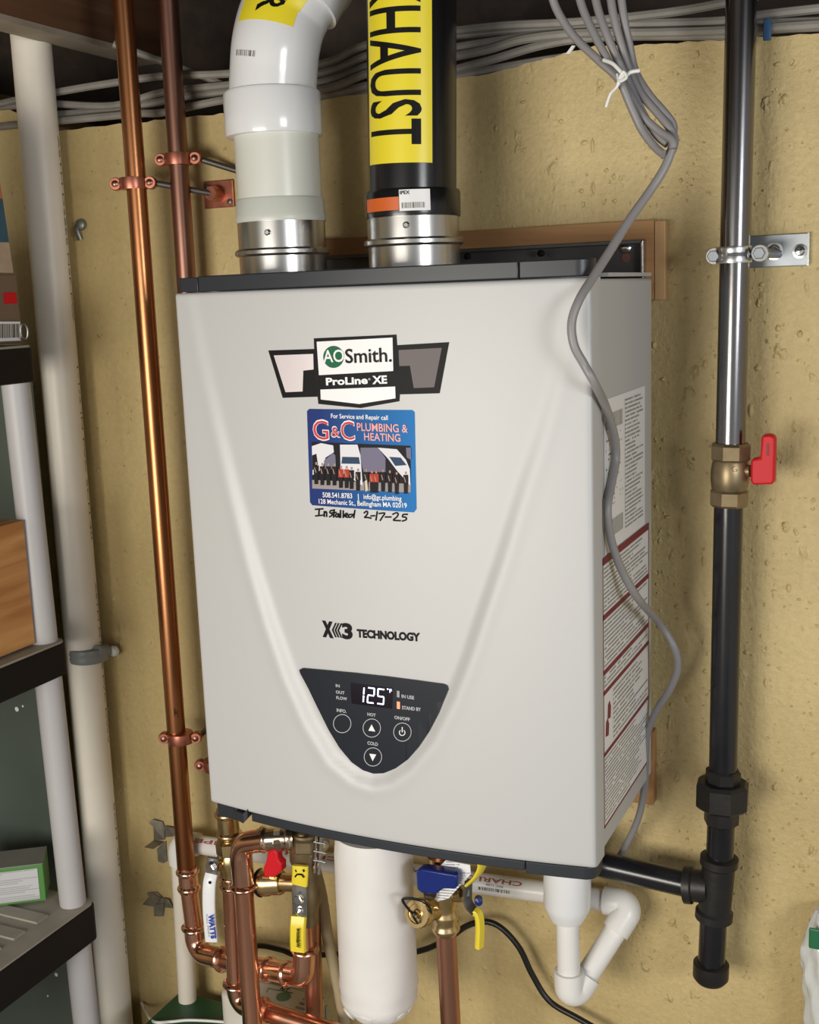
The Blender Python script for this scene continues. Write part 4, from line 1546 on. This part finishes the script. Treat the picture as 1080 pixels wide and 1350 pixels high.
# ------------------------------------------------------------------ gas line
GY = -.062
RG = .0162
g0, g1 = at(979, -60, GY), at(963, 590, GY)
g2, g3 = at(961, 655, GY), at(953, 1030, GY)
gp = thing('gas_pipe_upper', 'shiny dark steel gas pipe from the ceiling down to the brass valve', 'pipe', g1)
MB().tube([g0, g1], RG, 26).build('pipe', M_pipe_steel, gp)
gvv = thing('gas_valve', 'brass gas shut-off valve with red lever on the steel gas pipe', 'valve', at(962, 625, GY))
va, vb = at(964, 584, GY), at(961, 667, GY)
vd = vb - va
L = vd.length
mb = MB()
hexnut(mb, va, vd, .0228, L * .28, n=8, rot=.2)
mb.lathe([(.0185, L * .26), (.0200, L * .32), (.0212, L * .45), (.0212, L * .58), (.0200, L * .70), (.0185, L * .75)], va, vd, 30)
hexnut(mb, va + vd * .73, vd, .0222, L * .27, n=8, rot=.2)
mb.build('body', M_brass_old, gvv, smooth=30)
em = at(966, 622, GY - .021)
text_on('embossing', 'G', affine(em, (.006, .002, 0), (0, 0, .006)), M_brass, gvv, .01)
st = at(990, 621, GY - .004)
MB().tube([at(966, 621, GY), st], .0070, 16).build('stem', M_brass_old, gvv)
hy = GY - .016
MB().prism([at(px, py, hy) for px, py in ((990, 606), (1002, 604), (1004, 577), (1006, 573.5), (1018, 573.5), (1022, 578), (1021, 634), (1019, 639), (992, 639.5), (989.5, 634))], (0, .017, 0)).build('lever', M_red, gvv, bevel=.0025)
MB().box(tuple(at(1011, 601, hy - .0006)), tuple(at(1014, 585, hy - .0006) + Vector((0, .001, 0)))).build('lever_slot', mat('dark_red', (.16, .004, .008), .5), gvv, smooth=0)
gl = thing('gas_pipe_lower', 'black iron gas pipe from the brass valve down to the union', 'pipe', g3)
MB().tube([g2, g3], RG, 26).build('pipe', M_black_iron, gl)
gu = thing('gas_union', 'black cast iron union and tee at the bottom of the gas pipe', 'pipe fitting', at(953, 1060, GY))
u0, u1, u2, u3 = at(954, 1014, GY), at(953, 1030, GY), at(952, 1065, GY), at(951, 1086, GY)
mb = MB()
hexnut(mb, u0, u1 - u0, .0205, (u1 - u0).length * 1.1, n=8)
mb.build('union_end', M_iron_fit, gu, smooth=25)
mb = MB()
hexnut(mb, u2, u3 - u2, .0205, (u3 - u2).length, n=8)
mb.build('union_end', M_iron_fit, gu, smooth=25)
mb = MB()
hexnut(mb, u1, u2 - u1, .0315, (u2 - u1).length, n=8, rot=.3)
mb.build('union_nut', M_iron_fit, gu, smooth=25)
tee = at(945, 1170, GY)
tu = at(949, 1128, GY)
MB().tube([u3 + Vector((0, 0, .01)), tu + Vector((0, 0, -.01))], RG, 26).build('nipple', M_black_iron, gu)
th = at(902, 1166, GY)
mb = MB()
tb_ = at(941, 1212, GY)
Lt = (tb_ - tu).length
mb.lathe([(.0175, 0), (.0225, .002), (.0225, .011), (.0195, .014), (.0195, Lt - .014), (.0225, Lt - .011), (.0225, Lt - .002), (.0175, Lt)], tu, tb_ - tu, 28)
La = (th - tee).length
mb.lathe([(.0195, .01), (.0195, La - .012), (.0225, La - .010), (.0225, La - .001), (.0175, La)], tee, th - tee, 28)
mb.build('tee', M_iron_fit, gu)
gh = thing('gas_branch_pipe', 'black iron gas pipe running left from the tee towards the heater', 'pipe', th)
hz0 = at(690, 1120, GY)
MB().tube([th.lerp(tee, .2), at(782, 1137, GY), at(700, 1121, GY)], RG * .98, 26).build('pipe', M_black_iron, gh)
dl = thing('gas_drip_leg', 'black iron capped drip leg below the gas tee', 'pipe', at(939, 1290, GY))
d0_, d1_ = at(941, 1208, GY), at(938, 1272, GY)
MB().tube([d0_, d1_], RG, 26).build('pipe', M_black_iron, dl)
MB().lathe([(.0175, 0), (.0215, .002), (.0215, .020), (.017, .026), (.0, .027)], at(938, 1268, GY), d1_ - d0_, 26).build('cap', M_iron_fit, dl)

# clamp plate of the gas pipe
pc = thing('gas_pipe_clamp', 'zinc pipe clamp holding the gas pipe on a zinc wall plate', 'pipe clamp', at(1020, 332, -.002))
a, b = at(982, 315, -.001), at(1067, 350, -.001)
MB().box((a.x - .012, -.0045, b.z), (b.x, -.0006, a.z + .003)).build('wall_plate', M_plate, pc, smooth=0, bevel=.0008)
MB().box((b.x - .0016, -.0075, b.z), (b.x + .0004, -.0006, a.z + .003)).build('plate_end', M_chrome, pc, smooth=0)
for px, s_ in ((1055, 1.0), (1021, 1.25)):
    p = at(px, 331, -.0045)
    MB().lathe([(.0078 * s_, 0), (.0078 * s_, .0012), (.0056 * s_, .0014), (.0056 * s_, .0035), (.004 * s_, .006), (.0, .0068)], p, (0, -1, 0), 20).build('screw', M_chrome, pc)
cc = at(967.5, 336, GY)
mb = MB()
mb.lathe([(RG + .0004, -.009), (RG + .0030, -.0088), (RG + .0036, -.006), (RG + .0030, -.003), (RG + .0030, .003), (RG + .0036, .006), (RG + .0030, .0088), (RG + .0004, .009)], cc, (0, 0, 1), 34)
mb.build('ring', mat('bright_zinc', (.66, .67, .68), .26, 1.0), pc)
cp_ = [cc + Vector((0, 0, -.003)), cc + Vector((0, 0, .003))]
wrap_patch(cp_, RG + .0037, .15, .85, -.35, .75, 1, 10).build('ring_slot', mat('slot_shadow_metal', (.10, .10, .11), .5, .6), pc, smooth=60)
for px, py, q in ((942, 338, 0), (1002, 334, 1)):
    e = at(px, py, GY - .002)
    MB().lathe([(.0085, -.006), (.0092, -.004), (.0092, .004), (.0085, .006)], e, (.1, -1, 0), 20).build('ear', M_chrome, pc)
    mb = MB()
    hexnut(mb, e + Vector((0, -.005, 0)), (.1, -1, 0), .0066, .007)
    mb.build('bolt', M_plate, pc)
e = at(1003, 334, GY)
MB().tube([e, Vector((e.x + .010, -.003, e.z))], .0055, 14).build('rod', M_plate, pc)

# ------------------------------------------------------------------ grey control cable hank
gc = thing('grey_cable', 'grey low-voltage cable looped under the ceiling and trailing down the heater\'s right edge', 'cable', at(820, 100, -.2))
KY = -.215
tails = [
    [(722, -30), (733, 10), (757, 48), (790, 80), (816, 105), (832, 140), (846, 170), (862, 192), (874, 203)],
    [(758, -30), (768, 10), (786, 50), (808, 90), (826, 118), (845, 150), (868, 172), (886, 184), (888, 196)],
    [(780, -30), (788, 10), (800, 45), (815, 80), (830, 112), (848, 150), (866, 178), (880, 190)],
    [(802, -30), (808, 15), (818, 55), (829, 90), (844, 122), (866, 148), (884, 170), (890, 186), (884, 202), (872, 204)],
    [(816, -30), (822, 20), (830, 60), (838, 95), (856, 125), (876, 148), (888, 166), (886, 184)],
]
for k, q in enumerate(tails):
    yy = KY + (k - 2) * .006
    MB().tube(smooth_path([at(a, b, yy + .004 * math.sin(i * 1.3 + k)) for i, (a, b) in enumerate(q)], 6), .0041, 10).build('strand', M_grey_cable, gc)
main = [(888, 178, -.215), (886, 196, -.218), (876, 222, -.222), (857, 252, -.23), (830, 290, -.25), (805, 330, -.275), (782, 366, -.302), (764, 395, -.322), (754, 425, -.329), (757, 455, -.329), (770, 480, -.324), (784, 505, -.318)]
mpts = [at(*q) for q in main]
sidep = [(799, 537, .4815), (810, 575, .4800), (812, 605, .4790), (806, 640, .4785), (801, 672, .4785), (806, 712, .4800), (820, 752, .486), (842, 790, .497)]
mpts += [atx(*q) for q in sidep]
mpts += [at(870, 822, -.105), at(889, 853, -.095), at(894, 880, -.085), at(884, 908, -.078), at(865, 938, -.07), at(853, 970, -.066), at(851, 1010, -.06), at(849, 1045, -.056), at(840, 1083, -.05), at(818, 1128, -.03), at(800, 1150, -.02)]
MB().tube(smooth_path(mpts, 8), .0044, 12).build('trailing_cable', M_grey_cable, gc)
tie = MB()
ty = KY - .022
tie.tube(smooth_path([at(796, 79, ty), at(808, 84, ty - .004), at(818, 94, ty - .005), at(824, 100, ty - .003), at(832, 95, ty), at(843, 93, ty + .004)], 6), .0019, 8)
tie.tube(smooth_path([at(824, 98, ty - .004), at(818, 106, ty - .006), at(813, 115, ty - .005), at(805, 124, ty - .002), at(799, 141, ty)], 6), .0015, 8)
tie.tube(smooth_path([at(814, 98, ty - .003), at(817, 107, ty - .007), at(826, 102, ty - .006), at(821, 95, ty - .006), at(814, 112, ty - .006)], 6), .0015, 8)
tie.build('twist_tie', M_tie, gc)

# ------------------------------------------------------------------ house cables along the sill
nm = [
    [(-30, 150), (0, 137), (72, 122), (150, 109), (217, 100), (300, 97), (424, 84), (487, 58), (640, 36), (762, 29), (884, 16), (958, 3), (1000, -6)],
    [(-30, 143), (40, 138), (72, 137), (150, 139), (217, 121), (300, 112), (424, 96), (487, 72), (560, 52), (640, 42), (760, 33), (884, 30), (958, 27), (1010, 19), (1110, 8)],
    [(-30, 158), (60, 152), (130, 146), (190, 138), (250, 126), (330, 118), (424, 108), (487, 86), (560, 70), (640, 56), (721, 44), (811, 34), (958, 32), (1090, 28)],
    [(-30, 170), (72, 160), (178, 150), (217, 148), (300, 131), (424, 118), (487, 96), (560, 82), (640, 66), (690, 52), (762, 44), (860, 43), (958, 40), (1090, 32)],
    [(300, 138), (424, 126), (487, 112), (560, 101), (640, 81), (721, 58), (803, 48), (958, 46), (1020, 38), (1090, 34)],
    [(424, 134), (487, 122), (560, 110), (640, 93), (742, 76), (844, 65), (905, 62), (958, 55)],
]
for k, q in enumerate(nm):
    yy = -.010 + .008 * (k % 3)
    P = [at(a, b, yy) for a, b in q]
    t = tag(MB().tube(smooth_path(P, 6), .0052, 8).build('house_cable', M_nm_cable), ['topmost dusty house cable along the sill, rising to the ceiling by the gas pipe', 'dusty house cable along the sill, second from the top', 'dusty house cable along the sill, third from the top',
             'dusty house cable along the sill, fourth from the top', 'short dusty house cable starting behind the intake pipe, near the wall top', 'lowest dusty cable lying on the wall top beside the exhaust pipe'][k], 'cable', 'house cables along the sill')
jc = tag(MB().tube(smooth_path([at(150, 58, -.03), at(217, 82, .0), at(262, 98, .01), at(320, 120, .005), at(400, 128, 0)], 6), .005, 8).build('house_cable', M_nm_cable), 'dusty cable dropping from the joist towards the wall behind the copper risers', 'cable', 'house cables along the sill')
for k, (px, py) in enumerate(((1010, 32), (1013, 40))):
    pass
stp = at(1012, 38, -.02)
tag(MB().box((stp.x - .004, -.024, stp.z - .012), (stp.x + .004, -.018, stp.z + .010)).build('cable_staple', M_bead_blue, bevel=.001), 'small blue staple holding cables right of the gas pipe', 'staple')
stp = at(750, 66, -.02)
tag(MB().prism([at(746, 71, -.026), at(754, 60, -.026), at(758, 60, -.026), at(751, 71, -.026)], (0, .003, 0)).build('cable_staple', M_white, smooth=0), 'small white tab between the sill cables left of the grey cable loop', 'staple')

# ------------------------------------------------------------------ white drain stack at the left
wp0, wp1 = at(38, 20, -.04), at(157, 1400, -.04)
wp = thing('white_stack_pipe', 'thick aged white plastic pipe standing full height at the left wall', 'pipe', wp1)
MB().tube([wp0.lerp(wp1, k / 8) for k in range(9)], .0275, 32).build('pipe', M_pvc_old, wp)


def wpp(t, ang):
    p = wp0.lerp(wp1, t)
    tn = (wp1 - wp0).normalized()
    fw = CAM - p
    fw = (fw - tn * fw.dot(tn)).normalized()
    sd = fw.cross(tn)
    if sd.x < 0:
        sd = -sd
    return p + (fw * math.cos(ang) + sd * math.sin(ang)) * .0278


for t_, body in ((.10, 'ASTM D2665 NSF-PW'), (.30, '1-1/2 IN PVC SCH 40'), (.50, 'ASTM D1785 PVC DWV'), (.72, 'SCH 40 PVC 1120')):
    text_on('pipe_lettering', body, lambda u, v: wpp(t_ + u * .16, 1.10 + v * .16), mat('faded_pipe_ink', (.10, .08, .05), .6), wp, .0)
ps = thing('pipe_strap', 'grey plastic strap nailed round the aged white pipe', 'strap', at(125, 860, -.04))
sc_ = at(117, 861, -.04)
MB().lathe([(.0279, -.011), (.030, -.010), (.031, -.003), (.030, .0), (.031, .003), (.030, .010), (.0279, .011)], sc_, (wp1 - wp0), 32).build('ring', M_strap, ps)
tb0 = at(140, 858, -.012)
MB().tube([at(128, 858, -.05), at(137, 857, -.03), at(152, 859, -.010)], .0085, 12).build('tab', M_strap, ps)
MB().lathe([(.0085, 0), (.0085, .004), (.006, .007), (0, .008)], at(151, 858, -.016), (.1, -1, 0), 20).build('nail_head', M_knob, ps)


# rusty straps and a clip left on the wall
def rusty(label, polys):
    q0 = polys[0][0]
    t = thing('rusty_strap', label, 'strap', at(180 + q0[0] / 6.75, 1060 + q0[1] / 6.75, 0))
    for k, poly in enumerate(polys):
        P = [at(180 + a / 6.75, 1060 + b / 6.75, y) for a, b, y in poly]
        MB().prism(P, (0, .0016, 0)).build(('plate', 'hook', 'bent_tab', 'tongue')[k], M_rust, t, smooth=0, bevel=.0004)


rusty('upper of two bent rusty straps on the wall beside the drain elbow', [
    [(110, 170, -.010), (140, 140, -.008), (228, 160, -.004), (250, 215, -.004), (248, 320, -.004), (152, 322, -.004), (150, 205, -.008)],
    [(250, 195, -.004), (325, 215, -.010), (355, 248, -.008), (318, 292, -.004), (256, 295, -.003)],
    [(65, 385, -.024), (150, 326, -.006), (236, 342, -.006), (150, 402, -.024)],
    [(180, 400, -.003), (258, 330, -.003), (268, 512, -.003), (240, 528, -.003), (192, 512, -.003)]])
rusty('lower of two bent rusty straps on the wall, left of the white drain', [
    [(90, 792, -.004), (178, 788, -.004), (238, 850, -.004), (242, 905, -.004), (150, 900, -.004)],
    [(236, 836, -.004), (282, 850, -.008), (326, 930, -.004), (246, 922, -.003)],
    [(50, 895, -.024), (132, 802, -.008), (216, 832, -.008), (148, 916, -.024)],
    [(150, 898, -.006), (242, 888, -.006), (236, 1002, -.003), (156, 998, -.003)]])
c = at(108, 300, -.001)
cl = thing('wall_clip', 'small shiny metal clip on the wall right of the aged white pipe', 'clip', c)
MB().lathe([(.004, 0), (.0085, .002), (.0075, .006), (.003, .008), (0, .008)], c + Vector((.001, 0, .004)), (0, -1, 0), 16).build('disc', M_plate, cl)
lever('tongue', [c + Vector((-.004, -.003, .008)), c + Vector((-.004, -.008, -.004)), c + Vector((-.001, -.006, -.018))], .008, .002, M_plate, cl, (1, 0, 0))

# ------------------------------------------------------------------ shelving unit at the left
SXR = -.297
sh = thing('shelving_unit', 'black plastic shelving with grey tube posts at the left edge', 'shelf', (-.6, -.45, FLOOR))
X0 = -.95
YBK, YFR = -.176, -.85
SH = ((.5475, .499), (.144, .096), (-.245, -.302), (-.70, -.75))


def rounded_plan(x0, x1, y0, y1, r, n=6):
    P = []
    for cx, cy, a0 in ((x1 - r, y1 - r, 0), (x0 + r, y1 - r, 90), (x0 + r, y0 + r, 180), (x1 - r, y0 + r, 270)):
        for k in range(n + 1):
            a = math.radians(a0 + 90 * k / n)
            P.append((cx + r * math.cos(a), cy + r * math.sin(a)))
    return P


for k, (z1, z0) in enumerate(SH):
    xr = SXR - (.019, .009, 0, 0)[k]
    rim = MB().prism([(x, y, z0) for x, y in rounded_plan(X0, xr, YFR, YBK, .014)], (0, 0, z1 - z0 - .003)).build('shelf_panel', M_shelf, sh, smooth=30, bevel=.002)
    MB().prism([(x, y, z1 - .003) for x, y in rounded_plan(X0 + .002, xr - .002, YFR + .002, YBK - .002, .013)], (0, 0, .003)).build('shelf_top', M_shelf_top, rim, smooth=30)
    for i in range(14):
        y = YBK - .075 - i * .045
        MB().box((X0 + .02, y - .011, z1), (xr - .035, y + .011, z1 + .003)).build('slat', M_shelf_top, rim, smooth=0)
for y in (-.196, YFR + .05):
    for x in (-.329, X0 + .04):
        a_, b_ = Vector((x, y, FLOOR)), Vector((x, y, .545))
        if x > -.5 and y > -.3:
            b_ = at(21, 510, y)
            dd = (at(113, 1340, y) - b_).normalized()
            b_ = b_ - dd * .04
            a_ = b_ + dd * 1.57
        MB().tube([a_, b_], .0186, 24).build('post', M_post, sh)

# dark green sheet standing between the shelving and the wall
gs = thing('metal_partition', 'dark green metal panel standing upright behind the shelving at the left', 'panel', (-.6, -.11, FLOOR))
MB().box((-.95, -.112, FLOOR), (-.402, -.094, .52)).build('sheet', M_tote, gs, smooth=0, bevel=.002)
mb = MB()
for px, py, w in ((22, 935, .004), (30, 931, .002), (73, 1260, .003), (74, 1285, .0035), (63, 1313, .0018)):
    p = at(px, py, -.1122)
    mb.lathe([(w, 0), (w * .6, .0008)], p, (0, -1, 0), 7)
mb.build('paint_chips', M_white, gs, smooth=0)['kind'] = 'stuff'

# pine block on the middle shelf
tag(MB().box((-.375, -.75, .1475), (-.327, -.218, .318)).build('lumber_block', M_block, smooth=0, bevel=.0015), 'light pine timber block on the middle shelf at the left edge', 'wood')

# green carton on the lower shelf
gz_ = -.2415
ca_, cb_ = atz(-20, 1197, gz_), atz(61, 1187, gz_)
cd_ = atz(74, 1163, gz_)
gcx = thing('green_carton', 'small green carton with white printed label on the lower shelf', 'box', ca_)
u_ = (cb_ - ca_)
u_.z = 0
un = u_.normalized()
vn = Vector((-un.y, un.x, 0))
hgt = .056
A_ = cb_ - un * .17
P_ = [A_, cb_, cb_ + vn * .055, A_ + vn * .055]
MB().prism(P_, (0, 0, hgt)).build('carton', M_carton_green, gcx, smooth=0, bevel=.001)
MB().prism([p + Vector((0, 0, hgt + .0003)) for p in P_], (0, 0, .0012)).build('carton_top', M_carton_grey, gcx, smooth=0)
f0 = cb_ - un * .008 - vn * .0006
f1 = cb_ - un * .158 - vn * .0006
mb = MB()
mb.add([f1 + Vector((0, 0, .004)), f0 + Vector((0, 0, .004)), f0 + Vector((0, 0, hgt - .005)), f1 + Vector((0, 0, hgt - .005))], [(0, 1, 2, 3)], 0, [(0, 0), (1, 0), (1, 1), (0, 1)])
mb.build('label', print_material('carton_print', 16, 40, ink=(.3, .3, .32), paper=(.5, .5, .52), cov=.7), gcx, smooth=0)

# things on the top shelf
tz0 = .5505
bx = thing('brown_carton', 'brown carton with a red label at the left edge on the top shelf', 'box', (-.42, -.25, tz0))
k0 = at(24, 421, -.185)
MB().box((k0.x - .2, -.42, tz0), (k0.x, -.18, .640)).build('carton', M_brown_box, bx, smooth=0, bevel=.002)
xx = k0.x + .0006
q = [at(3, 364, -.4209), at(20, 367, -.4209)]
a, b = atx(3, 376, xx), atx(20, 371, xx)
MB().add([(xx, a.y, .6015), (xx, b.y, .6015), (xx, b.y, .6165), (xx, a.y, .6165)], [(0, 1, 2, 3)]).build('red_label', M_red, bx, smooth=0)
pkx = k0.x + .004
pk = thing('printed_package', 'tall orange, blue and cream package standing on the brown carton', 'package', (pkx - .05, -.25, .641))
for z0, z1, m_ in ((.6415, .680, M_pk_cream), (.680, .735, M_pk_blue), (.735, .80, M_pk_orange)):
    w0 = (z0 - .6415) * .16
    w1 = (z1 - .6415) * .16
    vs = []
    for z, w in ((z0, w0), (z1, w1)):
        vs += [(pkx - .09, -.40 + w, z), (pkx - w * .05, -.40 + w, z), (pkx - w * .05, -.19 - w * .4, z), (pkx - .09, -.19 - w * .4, z)]
    MB().add(vs, [(3, 2, 1, 0), (4, 5, 6, 7)] + [(i, (i + 1) % 4, 4 + (i + 1) % 4, 4 + i) for i in range(4)]).build('print_band', m_, pk, smooth=0)
MB().box((pkx - .004, -.33, .662), (pkx + .0006, -.225, .692)).build('white_patch', M_pk_white, pk, smooth=0)
bt2 = thing('barcode_tag', 'white tag with barcode and a ring on the top shelf edge', 'tag', at(15, 440, -.2))
tx = k0.x + .0015
ta, tb2, tc_, td = atx(-6, 450.5, tx), atx(27, 449, tx), atx(26, 424, tx), atx(-6, 424, tx)
MB().prism([ta, tb2, tc_, td], (.0008, 0, 0)).build('card', M_white, bt2, smooth=0)
off = Vector((.0011, 0, 0))
ta, tb2, tc_, td = atx(-6, 446, tx), atx(24, 445, tx), atx(23.5, 427, tx), atx(-6, 427, tx)
MB().add([ta + off, tb2 + off, tc_ + off, td + off], [(0, 1, 2, 3)], 0, [(0, 0), (1, 0), (1, 1), (0, 1)]).build('barcode', barcode_material('tag_bars', 26, (.55, .53, .5)), bt2, smooth=0)
rc = at(32, 437, -.195)
rp_ = [rc + Vector((.006 * math.cos(a), 0, .010 * math.sin(a))) for a in [2 * math.pi * k / 20 for k in range(21)]]
MB().tube(rp_, .0013, 8).build('ring', M_plate, bt2)

# ------------------------------------------------------------------ green box, pump and cord at the bottom
GZ = -.468
gx0 = at(237, 1306, -.035).x
gb = thing('green_box', 'dark green plastic box with flat lid under the pipes at the bottom left', 'box', (gx0 + .06, -.17, FLOOR))
MB().box((gx0, -.30, GZ - .018), (gx0 + .118, -.034, GZ)).build('lid', M_green_lid, gb, smooth=0, bevel=.003)
MB().box((gx0 + .008, -.29, FLOOR), (gx0 + .110, -.042, GZ - .018)).build('body', M_green_lid, gb, smooth=0, bevel=.004)
pm = thing('condensate_pump', 'cream condensate pump with slotted top behind the copper elbows', 'pump', at(370, 1330, -.2))
pz = -.395
pa, pb_ = atz(312, 1283, pz), atz(443, 1302, pz)
pf = atz(300, 1338, pz)
px0, px1 = pa.x, pb_.x
py1, py0 = pa.y, pa.y - .055
MB().prism([(x, y, pz - .09) for x, y in rounded_plan(px0, px1, py0, py1, .02)], (0, 0, .09)).build('housing', M_pump, pm, smooth=40, bevel=.008, seg=3)
MB().prism([(x, y, FLOOR) for x, y in rounded_plan(px0 + .004, px1 - .004, py0 + .004, py1 - .004, .018)], (0, 0, pz - .09 - FLOOR)).build('tank', M_pump, pm, smooth=40)
for i in range(4):
    y = py1 - .010 - i * .011
    MB().box((px1 - .030, y - .0022, pz - .001), (px1 - .004, y + .0022, pz + .0012)).build('vent_slat', mat('vent_shadow_plastic', (.30, .28, .24), .6), pm, smooth=0)
for i in range(4):
    y = py1 - .010 - i * .011
    MB().box((px1 - .001, y - .0022, pz - .035), (px1 + .0012, y + .0022, pz - .010)).build('vent_slat', MATS['vent_shadow_plastic'], pm, smooth=0)
lp = atz(368, 1305.5, pz + .0006)
text_on('pump_lettering', 'NT', affine(lp, atz(379, 1308, pz + .0006) - lp, Vector((0, .009, 0))), M_black, pm, .02)
lo = atz(374, 1314, pz + .0008)
MB().lathe([(.0105, 0), (.0105, .0006)], lo, (0, 0, 1), 24).build('pump_logo', mat('pump_green', (.08, .22, .10), .4), pm)
for v in pm.children[-1].data.vertices:
    v.co.y = (v.co.y - (lo.y - pm.location.y)) * .38 + (lo.y - pm.location.y)
MB().tube([atz(352, 1308, pz + .0006), atz(354, 1303, pz + .0006), atz(386, 1309, pz + .0006)], .0006, 6).build('pump_line', MATS['pump_green'], pm)
wc = thing('white_wire', 'thin white cord lying across the green box lid', 'cord', atz(250, 1340, GZ))
MB().tube(smooth_path([at(187, 1322, -.004), at(192, 1333, -.03), atz(203, 1347, GZ + .003), atz(225, 1347, GZ + .003), atz(250, 1345, GZ + .003), atz(290, 1347, GZ + .003), atz(330, 1352, GZ + .003)], 8), .0022, 8).build('cord', M_tie, wc)

# ------------------------------------------------------------------ clear bag at the right edge
pb = thing('plastic_bag', 'crumpled clear plastic bag with a green label, hanging on the wall at the right edge', 'bag', at(1080, 1345, -.12))
bx_, by_ = at(1088, 1250, -.035).x, -.035
zt_, zb_ = at(1070, 1197, -.035).z, at(1060, 1420, -.035).z
mb = MB()
prof = []
for k in range(25):
    t = k / 24
    r_ = .026 * (.45 + .55 * min(1, t * 5)) * (1 - .22 * smst((t - .25) / .3))
    prof.append((r_, t * (zb_ - zt_)))
mb.lathe(prof, (bx_, by_, zt_), (0, 0, 1), 40)
rb_ = random.Random(2)
for v in mb.v:
    a = math.atan2(v.y - by_, v.x - bx_)
    d = Vector((v.x - bx_, v.y - by_, 0))
    v += d * (.10 * math.sin(7 * a + 60 * v.z) + .06 * math.sin(13 * a - 90 * v.z))
mb.build('film', M_clear, pb, smooth=60)
MB().lathe([(.004, 0), (.004, .022), (.006, .023), (.006, .025)], (bx_, -.001, zt_ - .004), (0, -1, 0), 12).build('nail', M_rod, pb)
MB().box((bx_ - .016, by_ - .030, zt_ - .036), (bx_ + .012, by_ - .026, zt_ - .010)).build('label', M_green_label, pb, smooth=0, bevel=.002)
